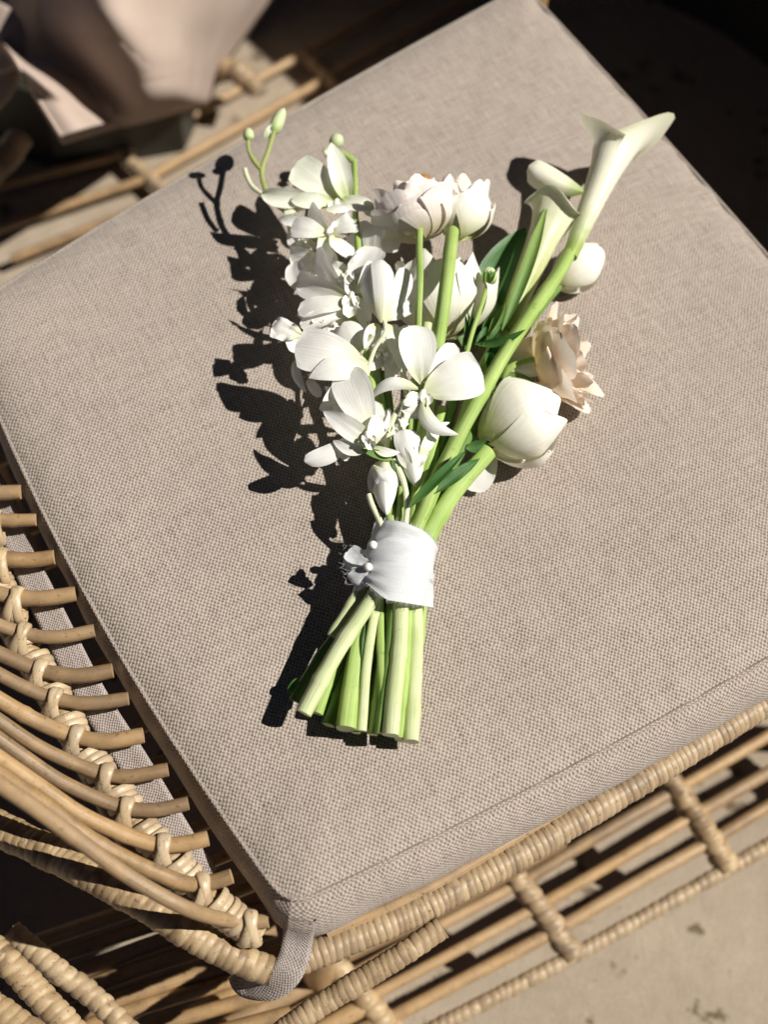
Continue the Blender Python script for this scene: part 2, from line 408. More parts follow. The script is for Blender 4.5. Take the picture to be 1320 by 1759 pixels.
cush = mb.build('seat_cushion', M['weave'])
tag(cush, 'square taupe woven seat cushion under the bouquet', 'cushion')
def seam(name, off, z, rad):
    mb = MB(); pts = [loop[i] + nrm[i]*off for i in range(nL)]
    for p in pts: p.z = z
    pts2 = []
    for i in range(nL):
        pts2 += [pts[i], (pts[i]+pts[(i+1) % nL])/2]
    T, Nn, Bb = frames(pts2, True)
    mb.tube(pts2, rad, 6, closed=True)
    # UV in metres for the weave
    mb.uv = [(u_*2*math.pi*rad, v_/40) for u_, v_ in mb.uv]
    return mb.build(name, M['weave'], cush)
seam('top_seam', 0.0008, ZC+SEAM-0.0004, 0.0016)
seam('bottom_seam', -0.0026, ZC-TH, 0.0022)

# ------------------------------------------------------------------ rattan chair
chair = empty('rattan_chair', Z(500, 900, 0))
tag(chair, 'honey coloured rattan armchair with wrapped rails, open ribs and a slatted front', 'chair')
def wound(name, path, rad, ww, parent, mat='wrap', seg=16, amp=0.10, seed=0, handed=1):
    """a pole with a flat cane strip wound round it"""
    rng = random.Random(seed+17)
    pts, L = resample(path, ww/7.0)
    T, Nn, B = frames(pts)
    # irregular winding: cumulative phase
    ph = [0.0]
    for i in range(1, len(pts)):
        s = i*L/(len(pts)-1)
        ph.append(ph[-1] + (L/(len(pts)-1))/ww*(1+0.45*noise.noise(Vector((s*45, seed*3.1, 0)))))
    tab = [rng.random() for _ in range(int(ph[-1])+6)]; tab2 = [rng.random() for _ in tab]
    rows = []; uvs = []; rn = []
    for i, p in enumerate(pts):
        r = rad[0] + (rad[1]-rad[0])*i/(len(pts)-1) if isinstance(rad, tuple) else rad
        row = []; ur = []; rr = []
        for j in range(seg):
            a = 2*math.pi*j/seg
            q = ph[i] + handed*0.9*(a/(2*math.pi)) + 1.0 + 0.12*math.sin(a*2+ph[i]*.7)
            if j > seg*0.97: q -= handed*0
            idx = int(q); fr = q-idx
            prof = 1-abs(2*fr-1)**3.5
            rad_ = r*(1 - amp + amp*prof + 0.09*(tab2[idx]-0.5))
            row.append(p + Nn[i]*math.cos(a)*rad_ + B[i]*math.sin(a)*rad_); ur.append((fr*0.4+idx*0.37, j/seg*6)); rr.append(tab[idx])
        rows.append(row); uvs.append(ur); rn.append(rr)
    mb = MB(); b = mb.grid(rows, uvs, rn, wrap=True); n = len(rows)
    for ring, c in ((0, pts[0]), (n-1, pts[-1])):
        k_ = mb.vert(c, (0.5, 0), 0.3)
        for j in range(seg): mb.f.append((b+ring*seg+j, b+ring*seg+(j+1) % seg, k_))
    return mb.build(name, M[mat], parent)
def path(*pts, n=10): return smooth([P(x, y, h) for x, y, h in pts], n)
def pathz(*pts, n=10): return smooth([Z(x, y, z) for x, y, z in pts], n)

# front rail with its winding, and the bare cane lying on its inner side
frail = [(505, 1652, -.072), (560, 1632, -.071), (700, 1572, -.07), (860, 1487, -.07), (1000, 1404, -.07), (1140, 1318, -.07), (1330, 1200, -.07), (1560, 1060, -.07)]
fr = wound('front_rail', path(*frail), 0.0100, 0.0046, chair, seed=1, amp=0.075)
mb = MB(); mb.tube(path((560, 1602, -.066), (700, 1545, -.066), (860, 1455, -.066), (1000, 1368, -.066), (1330, 1165, -.066)), 0.0055, 10)
mb.build('inner_cane', M['rib'], chair)
wound('corner_brace', path((760, 1592, -.078), (690, 1640, -.082), (610, 1690, -.088), (530, 1740, -.095), (450, 1800, -.105)), 0.0082, 0.0046, chair, seed=2, amp=.075)

# open apron below the front rail: struts, rungs and a bottom rail
ZB = 0.095
tops = [(430, 1730), (572, 1655), (872, 1490), (1142, 1328), (1420, 1160)]
bots = [(560, 1880), (690, 1795), (985, 1642), (1252, 1492), (1530, 1330)]
A = [Z(x, y, 0.125) for x, y in tops]; Bq = [Z(x, y, ZB) for x, y in bots]
for i in range(1, 5):
    wound('strut', smooth([A[i], A[i].lerp(Bq[i], .5)+Vector((0.002, 0, 0)), Bq[i]], 8), (0.0105, 0.0120), 0.011, chair, 'wrap', amp=0.24, seed=10+i)
ext = [A[1]+(A[1]-A[2])*1.5, Bq[1]+(Bq[1]-Bq[2])*1.5]
AA = [ext[0]]+A[1:]; BB = [ext[1]]+Bq[1:]
for i in range(4):
    for q in ((-.2, 0.05, 0.28, 0.5, 0.72, .95, 1.2) if i == 0 else (0.18, 0.45, 0.72)):
        a = AA[i].lerp(BB[i], q); b = AA[i+1].lerp(BB[i+1], q)
        mid = (a+b)/2+Vector((random.uniform(-.002, .002), random.uniform(-.002, .002), 0.001))
        mb = MB(); mb.tube(smooth([a, mid, b], 6), (0.0085 if i == 0 else 0.0056)*random.uniform(.9, 1.1), 10); mb.build('rung', M['rib'], chair)
brp = smooth([BB[0], BB[1], BB[2], BB[3], BB[4]], 8)
wound('bottom_rail', brp, 0.0068, 0.008, chair, amp=0.14, seed=21)

for zz, dy in ((.16, 6), (.205, 2), (.25, 0)):  # canes added behind the front rail to shade the lower left ground
    mb = MB(); mb.tube(pathz((590, 1622+dy, zz), (700, 1570+dy, zz), (860, 1486+dy, zz), (960, 1428+dy, zz)), 0.0125, 10); mb.build('shade_cane', M['rib'], chair)

# side shell: bare ribs tied to a cross cane
ribs = [
 [(35, 845), (-10, 847), (-50, 846)],
 [(62, 893), (0, 894), (-60, 888)],
 [(93, 957), (40, 962), (-50, 955)],
 [(130, 1020), (65, 1028), (5, 1022), (-60, 1000)],
 [(162, 1083), (100, 1094), (40, 1088), (-50, 1055)],
 [(193, 1152), (130, 1161), (70, 1152), (10, 1128), (-50, 1100)],
 [(220, 1200), (150, 1208), (90, 1199), (30, 1175), (-50, 1130)],
 [(246, 1263), (180, 1273), (120, 1262), (50, 1232), (-50, 1172)],
 [(288, 1322), (215, 1334), (160, 1324), (70, 1285), (-10, 1232), (-60, 1200)],
 [(323, 1380), (265, 1391), (205, 1385), (110, 1345), (30, 1292), (-60, 1226)],
 [(357, 1440), (310, 1450), (255, 1448), (150, 1405), (70, 1352), (-60, 1262)],
 [(398, 1505), (345, 1519), (290, 1508), (170, 1450), (70, 1378), (-60, 1290)],
 [(462, 1582), (400, 1582), (320, 1560), (220, 1505), (130, 1440), (40, 1375), (-60, 1310)],
]
knots = [(-40, 915), (-22, 965), (-2, 1020), (20, 1062), (38, 1098), (72, 1152), (96, 1203), (128, 1265), (182, 1327), (222, 1390), (278, 1450), (342, 1518), (432, 1584)]
RH = -0.016
ribobjs = []
for i, rb in enumerate(ribs):
    pts = []
    L_ = len(rb)
    for q, (x, y) in enumerate(rb):
        d = max(0.0, (knots[min(i, 12)][0] - x)/300.0)
        h = RH - 0.001*q + 0.028*d + 0.03*d*d - (0.022 if i == 12 and q < 2 else 0) - (0.010 if i == 11 and q < 2 else 0)
        pts.append(P(x, y, h))
    pp, L_ = resample(smooth(pts, 10), 0.004)
    rad = 0.0051*random.uniform(0.92, 1.08); node = random.uniform(0.2, 0.8)*L_
    rads = []
    for s in range(len(pp)):
        q = s*0.004; rads.append(rad*(1+0.12*math.exp(-((q-node)/0.0025)**2)) * (0.96 if s == 0 else 1))
    mb = MB(); mb.tube(pp, rads, 12)
    o = mb.build('rib', M['rib'], chair); ribobjs.append((o, pp, rad))
# cross cane wound under the ribs
kp = [P(x+14, y+26, RH-0.013 - (0.02 if i == 12 else 0.008 if i == 11 else 0)) for i, (x, y) in enumerate(knots)]
cc = wound('cross_cane', smooth(kp, 8), 0.0078, 0.0042, chair, 'knot', seed=31, amp=0.14)
for i, (x, y) in enumerate(knots):
    o, pp, rad = ribobjs[i]
    hh = RH-0.003 - (0.02 if i == 12 else 0.008 if i == 11 else 0)
    kpt = P(x, y, hh)
    j = min(range(len(pp)), key=lambda q: (pp[q]-kpt).length); c = pp[j]
    t = (pp[max(j-3, 0)]-pp[min(j+3, len(pp)-1)]).normalized()
    dn = (kp[i]-c); dn = (dn - t*dn.dot(t)).normalized(); sd = t.cross(dn).normalized()
    mb = MB()
    for s, tl in ((-0.0045, 0.0062), (0.0045, -0.0062), (-0.0010, 0.0020)):
        ring = []; cc_ = c + dn*0.0052
        for a in range(24):
            q = 2*math.pi*a/24; ca, sa = math.cos(q), math.sin(q)
            ring.append(cc_ + dn*(ca*0.0122) + sd*(sa*(rad+0.0038)) + t*(s*(1-ca)*.5 - tl*ca*0.9))
        mb.band(ring, cc_, 0.0036, 0.0013, random.random())
    if i < len(knots)-1:                      # coils round the cross cane towards the next rib
        kd = (kp[i+1]-kp[i]); gap = kd.length; kd.normalize()
        up = (WUP - kd*WUP.dot(kd)).normalized(); s2 = kd.cross(up); nc_ = max(2, int((gap-0.010)/0.0052))
        for q in range(nc_):
            c2 = kp[i] + kd*(0.004 + q*0.0052); rr_ = 0.0100*random.uniform(.93, 1.08)*(1.08 if q == 0 else 1)
            ring = [c2 + kd*0.0030*math.cos(2*math.pi*a/20+.6) + (up*math.cos(2*math.pi*a/20)+s2*math.sin(2*math.pi*a/20))*rr_ for a in range(20)]
            mb.band(ring, c2, 0.0031, 0.0015, random.random())
    mb.build('binding', M['knot'], o)

# rim of the shell and the poles in the lower left corner
wound('side_rim', path((468, 1668, -.062), (420, 1652, -.060), (340, 1612, -.055), (250, 1556, -.050), (160, 1504, -.052), (70, 1458, -.060), (-60, 1396, -.07)), (0.0100, 0.0125), 0.0058, chair, seed=41, amp=0.075)
wound('side_post', path((-60, 1590, -.11), (10, 1650, -.11), (70, 1712, -.115), (150, 1800, -.12)), 0.0100, 0.0062, chair, seed=42, amp=0.10)
wound('side_post', path((20, 1600, -.15), (100, 1668, -.15), (160, 1712, -.155), (250, 1800, -.16)), 0.0085, 0.0068, chair, seed=43, amp=0.14)
wound('side_post', path((-80, 1690, -.09), (0, 1740, -.09), (80, 1800, -.09)), 0.0105, 0.0065, chair, seed=44, amp=0.09)
# seat slats under the cushion, showing dark between the rib ends and the cushion
for i in range(15):
    t = i/14
    a = P(-90+430*t, 760+800*t, -0.105); b = P(330+430*t, 560+800*t+30, -0.105)
    mb = MB(); mb.tube(smooth([a, (a+b)/2, b], 4), 0.0045, 8); mb.build('seat_slat', M['rib'], chair)
for off in (0, 1):
    s0 = P(-130+off*330, 820-off*110, -0.118); s1 = P(275+off*330, 1540-off*110, -0.118)
    mb = MB(); mb.tube(smooth([s0, (s0+s1)/2, s1], 4), 0.009, 10); mb.build('seat_bearer', M['rib'], chair)
for (x, y) in ((540, 1560), (1600, 1000), (920, -20), (-90, 640)):
    a = P(x, y, -.078); b = Vector((a.x, a.y, 0))
    mb = MB(); mb.tube(smooth([a, (a+b)/2, b], 4), 0.014, 12); mb.build('leg', M['rib'], chair)
for i in range(8):
    a = Z(60+random.uniform(-20, 40), 1618+36*i, .20); b = Z(500+random.uniform(-40, 20), 1488+36*i, .20)
    mb = MB(); mb.tube(smooth([a, (a+b)/2+Vector((0, .003, .002)), b], 6), 0.0062*random.uniform(.9, 1.15), 10); mb.build('base_slat', M['rib'], chair)
# back apron seen behind the cushion, same build as the front
ba = [(-60, 330), (205, 262), (520, 90), (820, -80)]; bb_ = [(70, 520), (345, 385), (640, 215), (940, 40)]
BA = [Z(x, y, 0.018) for x, y in ba]; BBk = [Z(x, y, 0.022) for x, y in bb_]
for i in (1, 2):
    wound('strut', smooth([BA[i], (BA[i]+BBk[i])/2, BBk[i]], 6), 0.0085, 0.009, chair, amp=0.2, seed=50+i)
for i in range(3):
    for q in (0.02, 0.36, 0.62, 0.86):
        a = BA[i].lerp(BBk[i], q); b = BA[i+1].lerp(BBk[i+1], q)
        mb = MB(); mb.tube(smooth([a, (a+b)/2, b], 5), 0.0055, 10); mb.build('rung', M['rib'], chair)

# ------------------------------------------------------------------ straps
def strip(name, pts, wid, mat, parent=None, updir=None, thick=0.0012, nx=6):
    path_ = smooth(pts, 10); T, Nn, B = frames(path_)
    mb = MB(); up, dn_, uvu = [], [], []; L_ = 0
    wds = wid if isinstance(wid, list) else [wid, wid]
    for i, p in enumerate(path_):
        if i: L_ += (p-path_[i-1]).length
        f = i/(len(path_)-1)*(len(wds)-1); k0 = min(int(f), len(wds)-2); wd = wds[k0]+(wds[k0+1]-wds[k0])*(f-k0)
        u_ = updir[i*len(updir)//len(path_)] if isinstance(updir, list) else (updir or VIEW)
        s = T[i].cross(u_).normalized(); n_ = s.cross(T[i]).normalized()
        up.append([p + s*wd*(q/nx-0.5) + n_*(thick/2 + 0.0006*noise.noise(Vector((L_*60, q*.7, 1)))) for q in range(nx+1)])
        dn_.append([p + s*wd*(q/nx-0.5) - n_*thick/2 for q in range(nx+1)])
        uvu.append([(wd*(q/nx-0.5), L_) for q in range(nx+1)])
    loop_rows = [u_ + list(reversed(d_)) for u_, d_ in zip(up, dn_)]
    uvs = [r + list(reversed(r)) for r in uvu]
    mb.grid(loop_rows, uvs, wrap=True)
    return mb.build(name, mat, parent)
# tie sewn to the front corner of the cushion, looped round the rail
strip('corner_tie', [P(516, 1577, -.022), P(512, 1610, -.045), P(505, 1645, -.054), P(490, 1674, -.060), P(462, 1692, -.070), P(425, 1688, -.082), P(415, 1665, -.092)],
      0.020, M['strap'], cush, thick=0.002)
tag(strip('webbing_strap', [P(-50, 780, -.036), P(5, 870, -.035), P(48, 975, -.034), P(105, 1095, -.034), P(165, 1210, -.034), P(235, 1320, -.035), P(300, 1430, -.038), P(350, 1510, -.046)],
      0.021, M['strap'], thick=0.0016), 'flat taupe webbing strap running beneath the rattan rib ends', 'strap')

# ------------------------------------------------------------------ bouquet
bq = empty('bouquet', P(690, 1000, 0))
tag(bq, 'bridal bouquet of white orchids, tulips, ranunculus and calla lilies bound with white ribbon', 'bouquet')
def prof(t, kind):
    if kind == 'obovate': f = (t**0.85)*((1-t)**0.42)/0.47
    elif kind == 'wide': f = (t**0.6)*((1-t)**0.22)/0.66
    elif kind == 'lance': f = (t**0.6)*((1-t)**0.85)/0.435
    elif kind == 'leaf': f = (t**0.75)*((1-t)**0.9)/0.33
    else: f = (t**0.55)*((1-t)**0.5)/0.48
    return f
def petal(base, tip, wid, parent, kind='ovate', roll=0.0, bow=0.12, cup=0.25, side=0.0, ruffle=0.05, mat='orchid', name='petal', seed=None, nu=10, nv=14, fold=0.0):
    """base/tip: (px, py, height cm); wid: px; roll deg about the midline; bow: rise of the middle relative to length;
    cup: >0 edges turned up; side: lateral bend (share of length)"""
    sd = random.random()*50 if seed is None else seed
    b = P(base[0], base[1], base[2]*.01); t = P(tip[0], tip[1], tip[2]*.01)
    L_ = (t-b).length; ax = (t-b)/L_
    view = (CAM-(b+t)/2).normalized(); view = (view*0.75 + Vector((0, 0, 1))*0.25)
    nrm0 = (view - ax*view.dot(ax)).normalized()
    nrm0 = Matrix.Rotation(R(roll), 3, ax) @ nrm0
    sdv = ax.cross(nrm0).normalized()
    W = wid*mpp((b+t)/2)/2
    pr = random.Random(int(sd*1000)); tc = pr.uniform(-.14, .10); tw_ = R(pr.uniform(-22, 22)); wav = pr.uniform(.02, .07); ph_ = pr.uniform(0, 6)
    rows = []; uvs = []
    for i in range(nv+1):
        v = 0.012 + 0.985*i/nv; 
        c = b + ax*L_*v + nrm0*(bow*L_*4*v*(1-v)*(0.6+0.4*v)) + sdv*side*L_*4*v*(1-v)
        wv = W*prof(v, kind)
        if i == nv: wv *= 0.6
        c = c + nrm0*(tc*L_*v**3); rot = Matrix.Rotation(tw_*(v-.3), 3, ax); sv_ = rot @ sdv; nv_ = rot @ nrm0
        row = []; ur = []
        for j in range(nu+1):
            u_ = 2*j/nu-1
            ru = wav*wv*math.sin(ph_+v*7+u_*2.2)*abs(u_) + ruffle*W*(abs(u_)**2)*noise.noise(Vector((u_*1.3+sd, v*5.0, sd*2)))*2.2
            ru += ruffle*W*0.5*noise.noise(Vector((u_*3+sd, v*3, 7)))
            z = cup*wv*(u_*u_-0.35) + 0.07*wv*math.exp(-(u_/0.16)**2)*(1-v) - fold*wv*(1-abs(u_))
            edge_j = 0.03*L_*abs(u_)*noise.noise(Vector((u_*4+sd, v*7, 4)))*ruffle*6
            row.append(c + sv_*(u_*wv) + nv_*(z+ru) + ax*edge_j); ur.append((u_*0.5+0.5, v))
        rows.append(row); uvs.append(ur)
    mb = MB(); mb.grid(rows, uvs)
    return mb.build(name, M[mat], parent)
def ellip(name, c, axis, rl, rw, mat, parent, seg=14, rings=9, jitter=0.0, taper=0.0):
    axis = axis.normalized(); ref = Vector((0, 0, 1)) if abs(axis.z) < .9 else Vector((1, 0, 0))
    s = axis.cross(ref).normalized(); n_ = s.cross(axis); rows = []; uvs = []
    for i in range(rings+1):
        t = -1+2*i/rings; t = max(-.999, min(.999, t)); w_ = math.sqrt(1-t*t)*(1-taper*t)
        rows.append([c + axis*rl*t + (s*math.cos(2*math.pi*j/seg)+n_*math.sin(2*math.pi*j/seg))*rw*w_*(1+jitter*noise.noise(Vector((i*.8, j*.7, 1)))) for j in range(seg)])
        uvs.append([(j/seg, i/rings) for j in range(seg)])
    mb = MB(); mb.grid(rows, uvs, wrap=True); return mb.build(name, M[mat], parent)
def stem(pts, rpx, mat='stem', parent=bq, name='stem', seg=12, end=None, bump=0.05):
    w_ = [P(x, y, h*.01) for x, y, h in pts]; pp, L_ = resample(smooth(w_, 10), 0.004)
    m_ = mpp(w_[len(w_)//2]); sd = random.random()*40
    r0, r1 = (rpx if isinstance(rpx, tuple) else (rpx, rpx))
    n_ = len(pp); nodes = [random.uniform(.15, .9)*n_ for _ in range(2)]
    rads = [(r0+(r1-r0)*i/(n_-1))*m_*(1+bump*noise.noise(Vector((i*.12, sd, 0)))+0.13*sum(math.exp(-((i-q)/0.8)**2) for q in nodes)) for i in range(n_)]
    pp = [p + Vector((noise.noise(Vector((i*.09, sd, 1))), noise.noise(Vector((i*.09, sd, 5))), 0))*0.0011 for i, p in enumerate(pp)]
    mb = MB(); mb.tube(pp, rads, seg, rfun=lambda i, a: 1+0.06*math.cos(3*a+sd)+0.035*math.cos(7*a+sd*2)+0.03*noise.noise(Vector((math.cos(a), math.sin(a), i*.15+sd))))
    return mb.build(name, M[mat], parent)
def part(name, label, at_=(690, 700, 3)):
    o = empty(name, P(at_[0], at_[1], at_[2]*.01), bq); o['label'] = label; return o

# --- lower stems, from the ribbon to the cut ends
for pts, r_, m_ in (
    ([(655, 985, 2.6), (600, 1060, 2.4), (548, 1140, 1.6), (508, 1206, 0.9)], (11, 13), 'stem_dark'),
    ([(668, 975, 4.0), (640, 1030, 3.9), (585, 1110, 3.2), (522, 1226, 2.4)], (13, 15), 'stem_pale'),
    ([(640, 985, 3.2), (612, 1030, 2.9), (572, 1095, 2.3)], (12, 12), 'stem_pale'),
    ([(662, 985, 2.6), (622, 1080, 2.2), (606, 1160, 2.0), (594, 1252, 1.9)], (15, 18), 'stem'),
    ([(650, 990, 1.6), (610, 1100, 1.2), (564, 1246, 0.9)], (9, 11), 'stem_dark'),
    ([(668, 985, 2.4), (645, 1100, 2.0), (622, 1190, 1.6), (612, 1258, 1.4)], (6, 8), 'stem'),
    ([(676, 985, 1.6), (655, 1110, 1.3), (632, 1258, 1.0)], (9, 10), 'stem_dark'),
    ([(655, 985, 3.2), (655, 1060, 3.0), (656, 1150, 2.7), (662, 1257, 2.2)], (6, 8), 'stem'),
    ([(672, 985, 3.0), (668, 1070, 2.6), (655, 1160, 2.0), (640, 1262, 1.5)], (8, 9), 'stem'),
    ([(690, 985, 3.6), (690, 1060, 3.4), (682, 1160, 3.0), (671, 1262, 2.6)], (13, 15), 'stem_pale'),
    ([(712, 985, 2.6), (715, 1080, 2.3), (711, 1180, 2.0), (706, 1274, 1.8)], (12, 15), 'stem_pale'),
    ([(722, 985, 1.8), (722, 1080, 1.4), (708, 1180, 1.1), (690, 1272, 0.9)], (9, 11), 'stem'),
    ([(700, 985, 1.6), (690, 1100, 1.2), (668, 1255, 1.0)], (9, 10), 'stem_dark'),
    ([(645, 985, 2.2), (600, 1090, 1.6), (545, 1225, 1.1)], (9, 10), 'stem'),
    ([(660, 985, 3.4), (640, 1080, 2.9), (628, 1160, 2.4), (620, 1256, 1.8)], (8, 9), 'stem_pale'),
    ([(700, 985, 3.0), (700, 1080, 2.6), (694, 1180, 2.2), (686, 1268, 1.7)], (9, 10), 'stem'),
    ([(680, 985, 3.6), (672, 1080, 3.2), (652, 1260, 2.3)], (6, 7), 'stem_dark'),
    ): stem(pts, r_, m_)
# broken leaf bases and snapped fibres on the cut stems
petal((640, 1040, 2.6), (624, 1170, 2.2), 20, bq, 'leaf', mat='leaf', name='leaf', cup=0.5)
petal((590, 1100, 3.3), (574, 1128, 3.4), 9, bq, 'lance', mat='leaf_light', name='leaf', cup=0.3, bow=-.1)
petal((512, 1165, 1.6), (498, 1196, 0.6), 18, bq, 'ovate', mat='leaf', name='leaf', cup=0.6)

# --- calla lilies
def calla(name, label, base, tip, r0, r1, tipdir, rollpx, stem_pts, stem_r, seed, flare=0.55, curl=0.6, horn=0.05, mat='calla', hs=0):
    fl = part(name, label, base)
    b = P(base[0], base[1], base[2]*.01); t = P(tip[0], tip[1], tip[2]*.01); ax = (t-b).normalized(); L_ = (t-b).length
    td = Vector(tipdir); e1 = (td - ax*td.dot(ax)).normalized(); e2 = ax.cross(e1)
    m_ = mpp((b+t)/2); rows = []; uvs = []
    nv, nu = 26, 40
    for i in range(nv+1):
        v = i/nv; row = []; ur = []
        for j in range(nu+1):
            a = -math.pi*1.12 + 2*math.pi*1.12*j/nu         # the two margins overlap behind
            r = (r0 + (r1-r0)*(0.62*v**1.1+0.38*v**2.4))*m_
            c_ = math.cos(a/1.12); lip = (0.5+0.5*c_)       # 1 at the pointed side, 0 where the margins meet
            sn = math.sin(a/1.12)**2
            fl_ = max(0, (v-0.66)/0.34)**1.8
            z = L_*v*(0.84 + 0.16*lip**1.4) + L_*horn*fl_*sn*(1-0.55*math.sin(a/1.12)*hs)
            r2 = r*(1 + flare*fl_*(0.45+0.5*lip**2+0.65*sn)) + 0.0022*(a/math.pi)*(0.25+v*0.75)
            z -= curl*fl_*fl_*r*(0.35+0.65*lip**2+0.25*math.sin(3*a+seed))
            if hs: r2 += 0.005*fl_**3*max(0, math.sin(a/1.12)**2-0.86)/0.14; z += 0.004*fl_**3*max(0, math.sin(a/1.12)**2-0.86)/0.14
            ro = max(0.0, (v-.86)/.14); r2 += r*0.30*ro*hs; z -= r*0.38*ro*ro*hs*(1+.5*math.sin(2*a+1))
            wob = 1+0.05*noise.noise(Vector((math.cos(a)*1.2, math.sin(a)*1.2, v*2+seed)))
            row.append(b + ax*z + (e1*math.cos(a)+e2*math.sin(a))*r2*wob); ur.append((j/nu, v))
        rows.append(row); uvs.append(ur)
    mb = MB(); mb.grid(rows, uvs); mb.build('spathe', M[mat], fl)
    ellip('spadix', b+ax*L_*0.45, ax, L_*0.30, r0*m_*0.45, 'centre', fl)
    stem(stem_pts, stem_r, 'stem', fl)
    return fl
calla('calla_lily', 'open cream calla lily with a long thick stem at the upper right', (980, 440, 4.6), (1078, 214, 5.4), 13, 38, -VIEW+ex_w*0.35, 0,
      [(984, 428, 4.7), (940, 500, 5.2), (880, 590, 5.6), (820, 690, 5.4), (775, 780, 4.8), (738, 850, 4.2), (705, 935, 3.4), (690, 985, 3.0)], (12, 13), 1.0, 0.40, 0.25, 0.15, hs=1)
c2_ = calla('calla_lily', 'shorter greenish calla lily with a rolled rim beside the open calla', (866, 570, 3.0), (968, 316, 5.0), 17, 33, VIEW-ex_w*0.7, 0,
      [(866, 568, 3.1), (830, 640, 3.4), (790, 740, 3.4), (742, 850, 3.4), (712, 930, 3.0), (700, 985, 2.6)], (13, 13), 4.0, 0.5, 1.5, 0.0, 'calla_green')
petal((862, 570, 4.6), (944, 338, 6.6), 21, bq, 'leaf', mat='leaf_olive', name='leaf', cup=0.7, bow=0.02, side=0.02)
petal((1004, 330, 6.0), (908, 288, 6.2), 50, c2_, 'wide', mat='calla', name='rolled_rim', cup=-0.75, bow=0.08, side=-0.05, ruffle=.03)
# --- leaves
petal((836, 580, 2.2), (904, 386, 4.2), 76, bq, 'leaf', mat='leaf', name='leaf', cup=0.35, bow=0.05, side=-0.06, roll=-12)
petal((800, 600, 1.6), (830, 510, 1.8), 62, bq, 'ovate', mat='leaf', name='leaf', cup=0.2)
petal((840, 600, 3.0), (868, 520, 4.0), 22, bq, 'leaf', mat='leaf_light', name='leaf', cup=0.5)
petal((700, 874, 4.9), (802, 772, 6.4), 19, bq, 'leaf', mat='leaf', name='leaf', cup=0.5, bow=0.06, ruffle=0.2)
petal((738, 850, 4.6), (826, 786, 4.8), 22, bq, 'leaf', mat='leaf', name='leaf', cup=0.4, bow=0.04, ruffle=0.2)
petal((690, 885, 3.0), (688, 800, 3.4), 32, bq, 'leaf', mat='leaf', name='leaf', cup=0.5)
petal((724, 850, 3.6), (752, 735, 3.8), 26, bq, 'leaf', mat='leaf_light', name='leaf', cup=0.5)
petal((676, 790, 5.2), (620, 772, 5.6), 16, bq, 'leaf', mat='leaf_light', name='leaf', cup=0.5, bow=0.12)
petal((676, 790, 5.2), (684, 812, 4.8), 12, bq, 'leaf', mat='leaf', name='leaf', cup=0.5)
petal((745, 800, 3.0), (766, 720, 3.2), 24, bq, 'leaf', mat='leaf', name='leaf', cup=0.4)
petal((800, 770, 3.4), (852, 766, 3.2), 24, bq, 'leaf', mat='leaf', name='leaf', cup=0.5)
for a_, b_, w_ in (((800, 605, 4.4), (800, 540, 5.2), 9), ((805, 600, 4.6), (818, 512, 5.6), 5), ((800, 590, 4.6), (802, 530, 5.4), 5), ((815, 590, 5.0), (905, 566, 6.4), 16), ((826, 600, 5.0), (862, 558, 5.8), 12), ((818, 598, 4.6), (836, 560, 5.0), 16), ((846, 640, 4.8), (838, 600, 5.0), 20), ((858, 612, 4.6), (848, 588, 5.0), 24)):
    petal(a_, b_, w_, bq, 'leaf', mat='leaf', name='leaf', cup=0.6, side=random.uniform(-.12, .12), bow=0.1)

# --- upper stems
for pts, r_, m_ in (
    ([(722, 395, 6.6), (722, 480, 8.0), (719, 570, 7.0), (712, 680, 4.2), (702, 800, 3.6), (690, 930, 3.0), (688, 985, 2.6)], 6, 'stem'),
    ([(777, 398, 6.4), (770, 480, 8.2), (755, 575, 7.0), (738, 680, 4.8), (722, 800, 3.8), (708, 920, 3.2), (700, 985, 2.8)], (12, 12), 'stem'),
    ([(735, 555, 4.2), (728, 640, 3.6), (718, 760, 3.4), (705, 900, 3.0)], 8, 'stem_pale'),
    ([(838, 775, 3.0), (800, 822, 3.2), (765, 868, 3.2), (730, 930, 3.0), (715, 985, 2.6)], (15, 15), 'stem'),
    ([(775, 830, 2.2), (752, 885, 2.2), (735, 950, 2.0), (725, 985, 2.0)], (12, 13), 'stem_pale'),
    ([(600, 540, 5.2), (626, 592, 5.0), (640, 660, 4.6), (652, 740, 4.2), (664, 830, 3.8), (676, 930, 3.2), (680, 985, 2.8)], (7, 7), 'stem'),
    ([(608, 275, 4.0), (611, 350, 4.6), (616, 425, 4.6), (622, 500, 4.2), (640, 600, 3.6), (668, 760, 3.2), (684, 950, 2.6)], (5, 7), 'stem'),
    ([(696, 700, 4.0), (690, 790, 3.8), (687, 880, 3.6), (684, 960, 3.0)], (6, 6), 'stem'),
    ([(716, 720, 3.6), (712, 800, 3.4), (700, 900, 3.0), (694, 985, 2.4)], (9, 9), 'stem_dark'),
    ([(790, 640, 3.2), (766, 740, 3.2), (735, 830, 3.0), (708, 930, 2.6)], (10, 10), 'stem_dark'),
    ([(760, 700, 4.0), (742, 780, 3.9), (722, 850, 3.7), (700, 940, 3.2)], (8, 9), 'stem'),
    ([(660, 640, 3.0), (672, 760, 2.8), (684, 900, 2.6)], (9, 9), 'stem_dark'),
    ([(845, 660, 3.4), (800, 760, 3.0), (750, 850, 2.8), (716, 940, 2.4)], (9, 9), 'stem_dark'),
    ): stem(pts, r_, m_)
